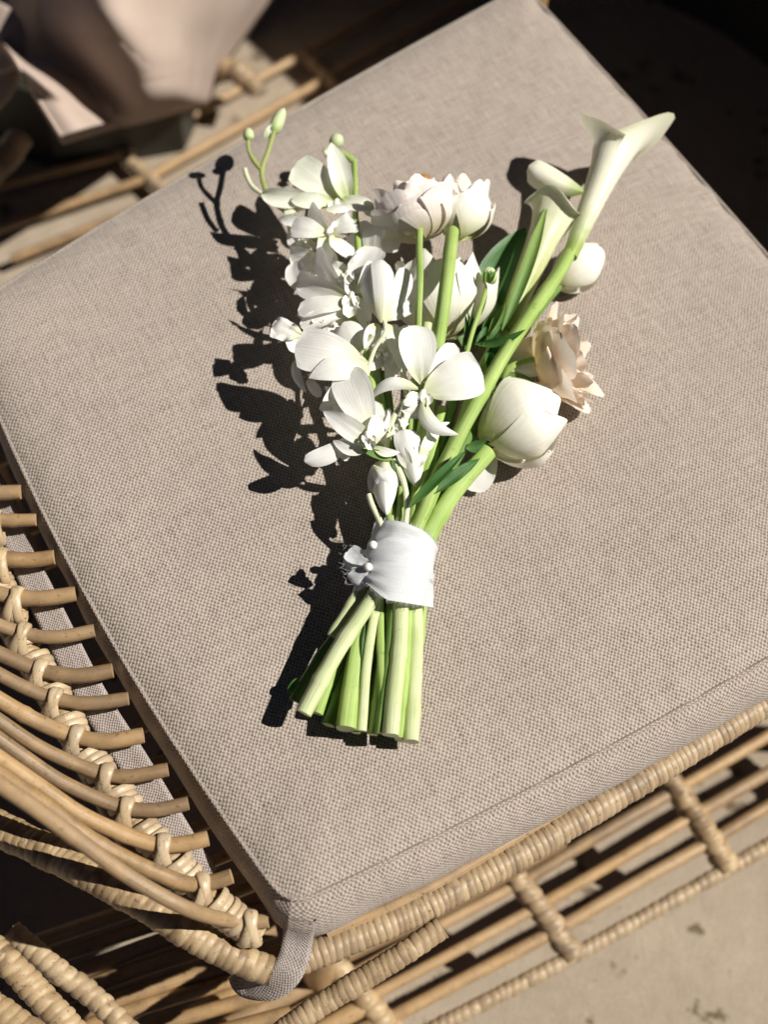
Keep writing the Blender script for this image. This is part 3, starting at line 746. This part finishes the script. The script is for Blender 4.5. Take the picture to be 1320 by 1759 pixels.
for pts, r_ in (([(661, 552, 7.0), (662, 572, 7.0), (642, 600, 6.4), (629, 645, 5.6)], 4), ([(640, 575, 6.6), (628, 592, 6.0), (622, 606, 5.6)], 4),
                ([(696, 688, 5.8), (676, 716, 5.6), (665, 760, 5.0), (664, 800, 4.6)], 4.5), ([(676, 790, 5.0), (692, 826, 4.8), (698, 868, 4.5), (693, 915, 3.8)], 5),
                ([(634, 850, 4.6), (640, 868, 4.6), (650, 888, 4.3), (662, 915, 3.8)], 5), ([(692, 640, 4.4), (700, 700, 4.2), (690, 740, 4.0)], 5)):
    stem(pts, r_, 'pedicel', name='pedicel', seg=8)

# --- orchids: every petal traced one by one
def orchid(label, centre, petals, mat='orchid', lip=None):
    fl = part('orchid_flower', label, centre)
    petals = [(p_[0], p_[1], p_[2]*0.97) + tuple(p_[3:]) for p_ in petals]
    for p_ in petals:
        kw = dict(p_[3]) if len(p_) > 3 else {}
        kw.setdefault('mat', mat)
        petal(p_[0], p_[1], p_[2], fl, **kw)
    if lip:
        a, b, w_ = lip
        petal(a, b, w_, fl, 'wide', cup=0.7, bow=0.2, ruffle=0.22, mat='lip', name='lip')
        petal((a[0]-6, a[1], a[2]+.15), ((a[0]+b[0])/2-w_*.45, (a[1]+b[1])/2, b[2]+.45), w_*.5, fl, 'ovate', cup=0.5, ruffle=0.25, mat='lip', name='lip_lobe')
        petal((a[0]+6, a[1], a[2]+.15), ((a[0]+b[0])/2+w_*.45, (a[1]+b[1])/2, b[2]+.45), w_*.5, fl, 'ovate', cup=0.5, ruffle=0.25, mat='lip', name='lip_lobe')
        c = P(a[0], a[1], (a[2]+.2)*.01); ellip('column', c, P(b[0], b[1], b[2]*.01)-c, 0.0035, 0.0022, 'lip', fl)
    return fl
o_, l_, wd = dict(kind='obovate'), dict(kind='lance'), dict(kind='wide')
orchid('large white orchid bloom facing up at the centre of the bouquet', (728, 668, 6), [
    ((737, 672, 6.3), (783, 588, 6.8), 44, dict(kind='ovate', roll=10, cup=0.2)),
    ((724, 662, 6.5), (714, 558, 7.6), 72, dict(kind='obovate', cup=0.18, bow=0.10)),
    ((728, 674, 6.5), (828, 636, 7.0), 88, dict(kind='wide', cup=0.12, bow=0.10, ruffle=0.07)),
    ((720, 668, 6.6), (630, 690, 5.8), 27, dict(kind='lance', side=0.20, bow=0.22, cup=-0.4)),
    ((726, 684, 6.8), (790, 748, 6.2), 34, dict(kind='lance', side=0.24, bow=0.2, cup=-0.35)),
    ], lip=((726, 676, 6.6), (704, 716, 6.2), 44))
orchid('white orchid bloom low on the left with a drooping petal', (635, 755, 5.5), [
    ((640, 765, 5.2), (640, 690, 5.4), 46, dict(kind='ovate', cup=0.2)),
    ((638, 752, 5.6), (590, 628, 6.6), 74, dict(kind='obovate', cup=0.15, bow=0.10)),
    ((640, 764, 5.8), (554, 704, 6.2), 46, dict(kind='lance', cup=0.3, bow=0.1)),
    ((612, 742, 5.2), (523, 794, 4.6), 36, dict(kind='obovate', cup=-0.3, side=-0.10, bow=0.1)),
    ((634, 770, 5.6), (572, 757, 5.4), 30, dict(kind='lance', side=-0.12, cup=0.2)),
    ((582, 758, 4.4), (597, 792, 3.6), 20, dict(kind='ovate', cup=0.4)),
    ((638, 766, 6.0), (650, 712, 6.4), 30, dict(kind='ovate', roll=15)),
    ((642, 768, 5.8), (688, 777, 5.6), 20, dict(kind='lance', side=0.12, cup=0.3)),
    ((650, 755, 5.4), (672, 700, 5.8), 16, dict(kind='lance', roll=40)),
    ], lip=((632, 748, 6.2), (640, 772, 6.2), 20))
orchid('white orchid bloom at the left edge with a broad flat petal', (615, 615, 6), [
    ((628, 640, 5.2), (552, 692, 5.4), 40, dict(kind='lance', cup=0.3)),
    ((636, 628, 6.0), (531, 648, 6.3), 60, dict(kind='lance', cup=0.2, side=0.06)),
    ((622, 618, 6.2), (508, 596, 7.0), 82, dict(kind='wide', cup=0.10, bow=0.10)),
    ((620, 605, 5.4), (590, 555, 5.6), 50, dict(kind='ovate', cup=-0.2)),
    ((520, 575, 5.2), (466, 562, 5.2), 44, dict(kind='wide', ruffle=0.35, cup=0.2)),
    ((500, 560, 5.0), (508, 606, 4.6), 30, dict(kind='ovate', ruffle=0.3)),
    ((507, 618, 4.6), (527, 676, 3.8), 20, dict(kind='lance', cup=0.5, side=0.1)),
    ((528, 652, 4.0), (551, 682, 3.4), 20, dict(kind='ovate', cup=0.4)),
    ], lip=((622, 622, 5.8), (610, 640, 5.6), 24))
orchid('white orchid bloom with a folded petal hanging beside the tulip', (610, 505, 6), [
    ((604, 508, 5.8), (652, 428, 6.4), 66, dict(kind='obovate', roll=-38, cup=0.2)),
    ((600, 508, 5.6), (540, 428, 6.2), 52, dict(kind='obovate', roll=-45, cup=0.2)),
    ((604, 512, 5.8), (512, 478, 5.6), 56, dict(kind='wide', cup=0.25, roll=-35)),
    ((608, 520, 6.3), (512, 533, 6.2), 42, dict(kind='wide', cup=0.25, bow=0.1, roll=18)),
    ((610, 528, 6.0), (516, 560, 5.4), 34, dict(kind='wide', cup=0.4, ruffle=0.25)),
    ((612, 505, 6.3), (646, 452, 6.8), 40, dict(kind='obovate', roll=30)),
    ((606, 510, 6.2), (640, 548, 6.0), 30, dict(kind='lance', roll=-40)),
    ], lip=((604, 508, 6.4), (600, 545, 6.2), 26))
orchid('white orchid petals arching over the centre left of the bouquet', (655, 540, 7), [
    ((656, 556, 7.0), (664, 440, 8.0), 50, dict(kind='wide', cup=-0.6, bow=0.10, roll=22)),
    ((654, 552, 6.6), (628, 450, 7.2), 46, dict(kind='obovate', roll=-40, cup=-0.4)),
    ((660, 556, 6.4), (694, 462, 6.6), 40, dict(kind='obovate', roll=35, cup=0.2)),
    ((658, 552, 6.4), (706, 520, 6.0), 38, dict(kind='wide', ruffle=0.3, cup=0.3)),
    ((650, 556, 6.6), (626, 600, 6.0), 34, dict(kind='lance', cup=0.5)),
    ((664, 556, 6.0), (690, 640, 4.6), 40, dict(kind='ovate', roll=-35)),
    ((672, 580, 5.2), (668, 660, 4.2), 36, dict(kind='ovate', roll=-30)),
    ((700, 560, 5.0), (690, 640, 4.2), 34, dict(kind='ovate', roll=-35)),
    ])
orchid('half shaded white orchid bloom below the top left blossom', (566, 398, 5.5), [
    ((568, 400, 5.4), (533, 350, 6.2), 52, dict(kind='obovate', roll=-55, cup=0.2)),
    ((570, 402, 5.4), (612, 382, 5.8), 58, dict(kind='wide', roll=-45, cup=0.2)),
    ((568, 404, 5.6), (594, 446, 5.4), 52, dict(kind='obovate', roll=-40, cup=0.2)),
    ((562, 402, 5.8), (500, 388, 6.0), 42, dict(kind='wide', cup=0.15, roll=14)),
    ((530, 388, 5.2), (478, 374, 5.2), 30, dict(kind='lance', cup=0.4)),
    ((548, 440, 5.0), (498, 438, 4.8), 50, dict(kind='wide', roll=-40)),
    ((556, 404, 5.4), (546, 468, 5.0), 40, dict(kind='ovate', roll=-40)),
    ((560, 360, 6.2), (602, 358, 6.2), 16, dict(kind='ovate', cup=0.4)),
    ((640, 448, 4.8), (652, 378, 5.6), 56, dict(kind='obovate', roll=-40, cup=0.1)),
    ((520, 500, 4.4), (506, 450, 4.6), 40, dict(kind='ovate', roll=-30)),
    ], lip=((566, 396, 5.8), (580, 384, 5.8), 12))
orchid('pale greenish orchid bloom at the top left of the bouquet', (575, 340, 5.5), [
    ((586, 342, 5.2), (506, 286, 5.6), 66, dict(kind='wide', cup=0.15, bow=0.1, roll=8)),
    ((598, 346, 5.5), (570, 248, 6.4), 46, dict(kind='lance', cup=0.3)),
    ((540, 342, 5.2), (449, 334, 4.8), 34, dict(kind='ovate', cup=0.6, side=-0.06)),
    ((575, 348, 5.2), (500, 344, 5.4), 30, dict(kind='ovate', cup=0.3)),
    ((582, 345, 5.4), (644, 356, 5.4), 28, dict(kind='ovate', cup=0.3)),
    ((640, 372, 5.0), (622, 340, 5.4), 24, dict(kind='lance')),
    ], mat='orchid_green', lip=((578, 348, 5.6), (574, 366, 5.4), 22))
orchid('closed white orchid bud hanging just above the ribbon', (655, 820, 4.5), [
    ((660, 786, 4.9), (664, 888, 4.6), 52, dict(kind='lance', cup=-0.9, bow=0.14)),
    ((656, 790, 4.4), (642, 850, 4.4), 34, dict(kind='ovate', cup=-0.7, bow=0.2)),
    ((672, 792, 4.4), (668, 850, 4.4), 34, dict(kind='ovate', cup=-0.7, bow=0.2)),
    ((640, 800, 5.0), (672, 836, 5.2), 36, dict(kind='wide', cup=-0.5, bow=0.2, ruffle=0.25)),
    ])
ellip('bud', P(664, 872, .044), P(666, 884, .044)-P(662, 860, .044), 0.0052, 0.0026, 'orchid', bq)
orchid('half open white orchid bloom between the bud and the calla stem', (708, 790, 5.2), [
    ((712, 812, 5.0), (696, 740, 5.6), 50, dict(kind='wide', cup=-0.4, bow=0.15, ruffle=0.12)),
    ((706, 806, 5.2), (684, 758, 5.6), 28, dict(kind='lance', roll=-20)),
    ((714, 806, 5.2), (726, 764, 5.4), 32, dict(kind='wide', ruffle=0.3, roll=15)),
    ((720, 786, 5.4), (752, 722, 5.6), 30, dict(kind='wide', ruffle=0.2, roll=30)),
    ((735, 742, 5.2), (775, 724, 5.0), 12, dict(kind='lance')),
    ((706, 770, 5.4), (714, 836, 4.6), 42, dict(kind='lance', cup=-0.6, bow=0.15)),
    ])
rng = random.Random(5)
for (cx, cy, h, lab, n_, rad_) in ((548, 470, 3.8, 'shaded white orchid bloom tucked under the left edge of the spray', 5, 50), (592, 560, 4.0, 'cream shaded orchid bloom behind the broad flat petal', 5, 52),
        (682, 600, 3.4, 'shaded orchid bloom just left of the large centre bloom', 5, 50), (640, 415, 3.8, 'shaded orchid bloom beneath the blush ranunculus', 5, 48), (528, 410, 3.6, 'small shaded orchid bloom at the upper left edge of the spray', 5, 40)):
    a0 = rng.random()*6; ps = []
    for q in range(n_):
        a = a0 + 2*math.pi*q/n_ + rng.uniform(-.25, .25); rr_ = rad_*rng.uniform(.85, 1.1)
        ps.append(((cx, cy, h), (cx+math.cos(a)*rr_, cy+math.sin(a)*rr_*.9, h+rng.uniform(-.3, .9)), rad_*rng.uniform(.75, 1.05), dict(kind=rng.choice(['obovate', 'ovate', 'wide']), roll=rng.uniform(-30, 20), cup=rng.uniform(-.2, .4))))
    orchid(lab, (cx, cy, h), ps, lip=((cx, cy, h+.3), (cx+8, cy+16, h+.6), 20))
for (cx, cy, h, lab, rad_) in ((598, 470, 5.6, 'small pointed white orchid bloom left of the folded hanging petal', 44), (545, 545, 4.8, 'small frilled white orchid bloom above the broad flat petal', 40),
        (672, 730, 4.6, 'small white orchid bloom below the large centre bloom', 38), (590, 690, 4.2, 'small white orchid bloom half hidden behind the drooping one', 40), (655, 605, 5.0, 'small white orchid bloom left of the large centre bloom', 36)):
    a0 = rng.random()*6; ps = []
    for q in range(5):
        a = a0 + 2*math.pi*q/5 + rng.uniform(-.3, .3); rr_ = rad_*rng.uniform(.8, 1.15)
        ps.append(((cx, cy, h), (cx+math.cos(a)*rr_, cy+math.sin(a)*rr_*.9, h+rng.uniform(-.4, 1.0)), rad_*rng.uniform(.5, .8), dict(kind=rng.choice(['lance', 'lance', 'ovate']), roll=rng.uniform(-40, 40), cup=rng.uniform(-.3, .5), ruffle=.14, side=rng.uniform(-.12, .12))))
    orchid(lab, (cx, cy, h), ps, lip=((cx, cy, h+.3), (cx+4, cy+18, h+.7), 18))
# buds on the wiry tip at the top left
tw = part('bud_spray', 'wiry green twig with small buds at the top left of the bouquet', (455, 300, 5))
stem([(470, 228, 4.6), (460, 258, 4.5), (449, 290, 4.3), (454, 318, 4.3), (470, 345, 4.4), (520, 390, 4.6), (590, 470, 4.4)], (4, 4.5), 'olive', tw, seg=8)
stem([(426, 242, 4.4), (427, 258, 4.4), (437, 277, 4.3), (449, 291, 4.3)], (3, 4), 'olive', tw, seg=8)
stem([(421, 291, 4.2), (426, 306, 4.2), (436, 322, 4.3), (456, 336, 4.6)], (4, 4), 'pedicel', tw, seg=8)
stem([(490, 350, 4.8), (494, 372, 4.6), (500, 400, 4.4)], (4, 4), 'pedicel', tw, seg=8)
stem([(530, 352, 4.8), (506, 362, 4.8), (492, 368, 4.6)], (4, 5), 'pedicel', tw, seg=8)
b0 = P(478, 208, .047); ellip('bud', b0, P(491, 178, .051)-P(464, 236, .045), 0.0125, 0.0050, 'bud', tw, taper=0.25)
petal((455, 236, 4.4), (476, 214, 4.8), 16, tw, 'ovate', mat='orchid_green', name='sepal')
ellip('bud', P(427, 231, .045), Vector((0, 1, .4)), 0.0055, 0.0042, 'bud', tw, taper=0.2)
ellip('bud', P(578, 242, .045), Vector((.6, .6, .4)), 0.0060, 0.0054, 'bud', tw)
stem([(572, 250, 4.4), (558, 258, 4.2), (556, 266, 4.0), (566, 262, 4.0)], (4, 4), 'pedicel', tw, seg=8)
stem([(585, 262, 4.2), (598, 268, 4.1), (608, 278, 4.0)], (5, 5), 'stem', tw, seg=8)

# --- round flowers built from curved petals about an axis
def bloom(name, label, base, axis, layers, mat, seed, centre=None, pname='petal', tipr=0.14, lap=0.05):
    """layers: (count, radius cm, length cm, openness, half width rad, start angle, ruffle)"""
    fl = part(name, label, base); b = P(base[0], base[1], base[2]*.01); rng = random.Random(seed)
    ax = Vector(axis).normalized(); ref = Vector((0, 0, 1)); s = ax.cross(ref)
    s = (s if s.length > .1 else Vector((1, 0, 0))).normalized(); n_ = s.cross(ax).normalized()
    for li, (cnt, rad, ln, opn, hw, a0, ruf) in enumerate(layers):
        for q in range(cnt):
            th0 = a0 + 2*math.pi*q/cnt + rng.uniform(-.12, .12); rr = rad*.01*rng.uniform(.93, 1.07); ll = ln*.01*rng.uniform(.92, 1.06); sd = rng.random()*60
            op = opn + rng.uniform(-.08, .08); rows = []; uvs = []
            nu, nv = 12, 14
            for i in range(nv+1):
                v = 0.01+0.985*i/nv; row = []; ur = []
                wv = (v**0.5)*((1-0.95*v)**0.14)/0.80
                for j in range(nu+1):
                    u_ = 2*j/nu-1
                    # cup profile: swells, then closes (op<0) or flares (op>0)
                    e = 1-tipr*abs(u_)**1.6*(v**3)                     # rounded outer margin
                    vv = v*e
                    r = rr*(math.sin(min(1.0, vv/0.62)*math.pi/2)**0.75)
                    if vv > 0.55: r += rr*op*((vv-0.55)/0.45)**1.6
                    z = ll*(vv**1.15) - (ll*0.55*max(0, op)*max(0, vv-0.6)**1.3 if op > 0 else 0)
                    ang = th0 + u_*hw*wv
                    nz = noise.noise(Vector((u_*1.6+sd, v*2.6, sd)))*ruf*rr*(0.15+v*v) + noise.noise(Vector((u_*3.2+sd, v*3, sd+3)))*ruf*rr*0.5*v**3
                    r += nz + lap*rr*u_; z += nz*0.6
                    row.append(b + ax*z + (s*math.cos(ang)+n_*math.sin(ang))*r); ur.append((u_*.5+.5, v))
                rows.append(row); uvs.append(ur)
            mb = MB(); mb.grid(rows, uvs); mb.build(pname, M[mat], fl)
    if centre: ellip('flower_centre', b+ax*centre[0]*.01, ax, centre[1]*.01, centre[2]*.01, 'centre', fl, jitter=0.3)
    return fl
def ax_px(a, b): return P(b[0], b[1], b[2]*.01)-P(a[0], a[1], a[2]*.01)
r1f = bloom('ranunculus', 'blush ranunculus with a brown centre at the top of the bouquet', (730, 412, 5.2), ax_px((730, 412, 5.2), (700, 304, 6.8)),
      [(5, 2.85, 2.6, 0.30, 1.0, .3, .18), (5, 2.75, 3.4, 0.20, .95, .9, .2), (5, 2.5, 4.0, 0.12, .9, .3, .22), (5, 2.0, 4.3, 0.04, .9, .8, .24), (4, 1.3, 4.2, .0, .9, .2, .24)], 'ranunculus', 3, lap=.06, tipr=.34)
ellip('flower_centre', P(728, 309, .066), ax_px((730, 412, 5.4), (704, 300, 6.8)), 0.0045, 0.0050, 'centre', r1f, jitter=.5)
bloom('ranunculus', 'cream ranunculus with tightly cupped petals beside the blush one', (786, 414, 5.0), ax_px((786, 414, 5.0), (806, 296, 6.6)),
      [(4, 2.25, 4.1, -0.06, 1.05, 2.6, .14), (4, 2.1, 4.7, -0.14, 1.0, .9, .16), (5, 1.8, 4.7, -0.1, .85, .4, .2), (5, 1.35, 4.6, -.05, .85, .2, .24), (4, .9, 4.4, -.05, .9, .6, .26)], 'rose', 8, lap=.06, tipr=.34)
bloom('tulip', 'large cream tulip behind the two upright green stems', (764, 584, 2.2), ax_px((764, 584, 2.2), (766, 436, 4.2)),
      [(5, 3.75, 5.4, 0.02, .78, .15, .12), (5, 3.45, 6.1, -0.12, .75, .8, .14), (4, 2.9, 6.3, -0.25, .9, .4, .14), (3, 2.0, 5.8, -.2, 1.1, .9, .14)], 'tulip', 5, lap=.09, tipr=.36)
bloom('tulip', 'plump closed white tulip lying on the cushion right of the stems', (826, 758, 3.0), ax_px((826, 758, 3.0), (950, 700, 3.2)),
      [(3, 3.2, 6.0, -0.42, 1.15, 1.35, .06), (3, 2.95, 6.4, -0.45, 1.12, 2.4, .06), (3, 2.4, 5.6, -0.5, 1.1, .7, .05)], 'tulip', 12, lap=.10, tipr=.36)
petal((852, 766, 2.0), (806, 842, 0.7), 60, bq, 'obovate', mat='orchid', name='petal', cup=0.2, bow=0.05)
bloom('tulip', 'white tulip bud peeping out behind the thick calla stem', (955, 492, 1.8), ax_px((955, 492, 1.8), (1040, 420, 2.2)),
      [(3, 1.75, 4.5, -0.40, 1.15, 1.0, .04), (3, 1.55, 4.6, -0.5, 1.15, 2.0, .04)], 'tulip', 14)
stem([(965, 485, 1.8), (900, 570, 1.9), (840, 690, 2.0), (770, 820, 2.0), (715, 950, 1.8)], (9, 9), 'stem_dark')
# peach ranunculus on the right, fallen open and seen from behind
pf = bloom('ranunculus', 'ruffled peach ranunculus resting on the cushion at the right', (918, 632, 3.0), ax_px((918, 632, 3.0), (1010, 606, 4.6)),
      [(5, 2.9, 3.0, 0.42, .95, .4, .30), (5, 2.7, 3.7, 0.34, .9, 1.0, .34), (5, 2.3, 4.2, 0.26, .85, .2, .36), (4, 1.6, 4.5, 0.2, .9, .7, .36)], 'peach', 23, lap=.07, tipr=.32)
petal((868, 640, 3.6), (926, 580, 4.2), 40, pf, 'ovate', mat='tulip', name='sepal', cup=0.3)
petal((872, 640, 4.0), (942, 626, 4.4), 36, pf, 'wide', mat='tulip', name='sepal', cup=-0.3)
petal((870, 642, 4.0), (922, 658, 3.8), 16, pf, 'lance', mat='leaf_light', name='sepal', cup=0.3)
stem([(955, 612, 4.6), (915, 618, 4.5), (876, 632, 4.2), (868, 648, 3.6)], (5, 6), 'stem', pf)
# small green bud on its own stalk
sb = part('flower_bud', 'small round green bud on a thin stalk in front of the leaf', (840, 478, 6))
ellip('bud', P(841, 474, .062), Vector((0, 1, .3)), 0.0070, 0.0060, 'bud', sb, taper=.15, jitter=.12)
stem([(838, 490, 6.0), (826, 530, 5.8), (808, 585, 5.2), (790, 650, 4.4)], (4, 4), 'stem', sb, seg=8)
for q in range(4): petal((838, 488, 6.2), (841+(q-1.5)*8, 464, 6.8+.2*(q % 2)), 10, sb, 'leaf', mat='leaf_light', name='sepal', cup=.5, bow=.2)

# --- ribbon wrap
wrap = part('ribbon', 'white frayed silk ribbon bound round the stems', (690, 970, 3))
def ring_at(cx, cy, hc, halfw_px, ht, dirv, tiltpx=0):
    c = P(cx, cy, hc*.01); d = P(cx+dirv[0]*10, cy+dirv[1]*10, hc*.01)-c; d.normalize()
    s = d.cross(Vector((0, 0, 1))).normalized(); m_ = mpp(c); out = []
    for j in range(48):
        a = 2*math.pi*j/48
        out.append(c + s*math.cos(a)*halfw_px*m_ + Vector((0, 0, 1))*math.sin(a)*ht*.01 + d*tiltpx*m_*math.cos(a))
    return out
mb = MB(); rows = []; uvs = []; nW = 22
for i in range(nW+1):
    t = i/nW
    cx = 696 - 22*t; cy = 925+92*t
    rg = ring_at(cx, cy, 2.55-0.15*t, 56+8*t+1.5*math.sin(t*9), 2.35-0.1*t, (-0.25, 1), -4+34*t)
    c0 = sum(rg, Vector())/48
    row = []
    for j, p in enumerate(rg):
        a = 2*math.pi*j/48
        fold = 0.0005*math.sin(9*t*math.pi + 2.2*math.cos(a+.6) + 1.5*noise.noise(Vector((math.cos(a)*1.5, math.sin(a)*1.5, t*2))))
        fold += 0.0012*noise.noise(Vector((math.cos(a)*3, math.sin(a)*3, t*6)))
        row.append(p + (p-c0).normalized()*fold)
    rows.append(row); uvs.append([(j/48*0.9, t*0.3) for j in range(48)])
mb.grid(rows, uvs, wrap=True); wb = mb.build('band', M['ribbon'], wrap)
edge_top, edge_bot = rows[0], rows[-1]
# upper ply crossing diagonally, drawn into the knot on the left
mb = MB(); r2 = []; u2 = []
for i in range(26):
    t = i/25; row = []; ur = []
    for j in range(17):
        q = j/16
        sx = 606+ (745-606)*t; pinch = min(1, (t/0.42))**0.8
        top = 962 + (918-962)*pinch + 10*t; bot = 975 + (1030-975)*pinch + 22*max(0, t-.4)
        y = top + (bot-top)*q
        u_ = max(-1.0, min(1.0, (sx-(688-14*((y-925)/92)))/66.0))
        h = 2.50 + 2.66*math.sqrt(max(0.0, 1-u_*u_)) + 0.24*pinch*math.sin(q*24+3*t+1.5*noise.noise(Vector((t*3, q*3, 0))))*(1-t*.72)*0.7
        row.append(P(sx, y, h*.01)); ur.append((t*.5, q*.3))
    r2.append(row); u2.append(ur)
mb.grid(r2, u2); pl = mb.build('ply', M['ribbon'], wrap)
petal((632, 966, 4.4), (598, 948, 4.1), 36, wrap, 'wide', mat='ribbon', name='knot_end', ruffle=0.22, cup=.35, bow=.05)
petal((622, 966, 4.0), (590, 966, 3.5), 30, wrap, 'wide', mat='ribbon', name='knot_end', ruffle=0.25, cup=-.3)
petal((640, 975, 4.5), (604, 1002, 3.6), 36, wrap, 'wide', mat='ribbon', name='knot_end', ruffle=0.25, cup=-.2)
mb = MB()                                     # frayed threads along the raw edges
def hair(p, d, L_, r_):
    q = p + d*L_*.5 + Vector((random.uniform(-1, 1), random.uniform(-1, 1), random.uniform(-.3, 1)))*L_*.15
    mb.tube([p, q, p + d*L_ + Vector((random.uniform(-1, 1), random.uniform(-1, 1), random.uniform(-.5, 1)))*L_*.3], [r_, r_*.8, r_*.4], 4, caps=False)
axd = (edge_top[0]-edge_bot[0]).normalized()
for e, sgn in ((edge_top, 1), (edge_bot, -1)):
    for j in range(48):
        for _ in range(3):
            p = e[j].lerp(e[(j+1) % 48], random.random()); hair(p, axd*sgn, random.uniform(.001, .0035), 0.00016)
for i in range(25):
    for _ in range(2):
        a_ = r2[i][-1].lerp(r2[i+1][-1], random.random()); hair(a_, -axd, random.uniform(.001, .003), 0.00015)
for q in range(26): hair(P(594+random.uniform(-4, 16), random.uniform(935, 1005), .04), Vector((random.uniform(-1, 0), random.uniform(-1, .4), 0)).normalized(), random.uniform(.002, .005), .00014)
tag(mb.build('frayed_threads', M['ribbon'], wrap), kind='stuff')
for (x, y, h) in ((641, 936, 4.62), (633, 974, 4.75)):
    ellip('pearl_pin', P(x, y, h*.01), Vector((0, 0, 1)), 0.0029, 0.0029, 'pearl', wrap, seg=20, rings=14)

# ------------------------------------------------------------------ second chair's cushion in the upper left corner
ctrl = [  # rows from the far edge to the near edge; (px, py, z)
 [(-60, -160, .06), (20, -120, .16), (110, -110, .34), (190, -100, .43), (300, -90, .40), (400, -80, .28), (520, -70, .04)],
 [(-50, -60, .06), (10, -40, .16), (90, -20, .32), (170, -10, .42), (270, 0, .38), (370, 0, .26), (465, -5, .04)],
 [(-20, 40, .06), (20, 60, .15), (90, 55, .30), (190, 50, .40), (280, 55, .35), (350, 60, .23), (415, 62, .04)],
 [(14, 86, .34), (70, 125, .335), (150, 140, .27), (225, 115, .35), (290, 110, .32), (340, 115, .20), (378, 118, .04)],
 [(58, 160, .335), (120, 185, .325), (188, 188, .25), (248, 165, .30), (300, 155, .26), (335, 158, .16), (362, 160, .03)],
 [(104, 234, .32), (152, 220, .315), (205, 206, .22), (255, 195, .17), (300, 182, .10), (330, 175, .06), (352, 170, .02)],
]
rws = []
for r_ in ctrl: rws.append(smooth([Z(*p) for p in r_], 6))
cols = list(zip(*rws)); cols = [smooth(list(c), 6) for c in cols]; rws = [list(r_) for r_ in zip(*cols)]
mb = MB(); mb.grid(rws)
n0 = len(mb.v)
mb.grid([[p + Vector((0, 0, -0.012)) for p in r_] for r_ in rws])
nr, nc = len(rws), len(rws[0])
bd = [(0, j) for j in range(nc)] + [(i, nc-1) for i in range(1, nr)] + [(nr-1, j) for j in range(nc-2, -1, -1)] + [(i, 0) for i in range(nr-2, 0, -1)]
for a, b in zip(bd, bd[1:]+bd[:1]):
    ia, ib = a[0]*nc+a[1], b[0]*nc+b[1]; mb.f.append((ia, ib, n0+ib, n0+ia))
cl = mb.build('draped_cushion', M['canvas'])
tag(cl, 'out of focus beige canvas cushion slumped in the upper left corner', 'cushion')
strip('tie', [Z(-30, 20, .26), Z(8, 40, .27), Z(18, 75, .26), Z(6, 98, .25), Z(-30, 100, .24)], 0.03, M['canvas'], cl, thick=0.006)
strip('tie', [Z(-10, 95, .24), Z(8, 125, .23), Z(-5, 155, .22), Z(-30, 180, .21)], 0.028, M['canvas'], cl, thick=0.006)
# part of the neighbouring chair it sits on
nb = empty('neighbour_chair', Z(-40, 250, 0))
wound('arm_post', pathz((-60, 330, .22), (0, 280, .22), (24, 250, .22), (34, 236, .22)), 0.014, 0.009, nb, amp=0.2, seed=61)
wound('arm_post', pathz((360, 130, .05), (400, 120, .08), (440, 150, .06)), 0.014, 0.012, nb, amp=0.25, seed=62)
tag(nb, 'neighbouring rattan chair showing wrapped cane ends under the beige cushion', 'chair')


slab([tuple(Z(x, y, .13).xy) for x, y in ((70, 165), (300, 128), (350, 20), (400, -90), (-200, -90), (-200, 60))], 0.003, 0.13).build('shade_slab', M['blocker_dark'], nb, False)  # slab added under the beige cushion to keep sun off the ground
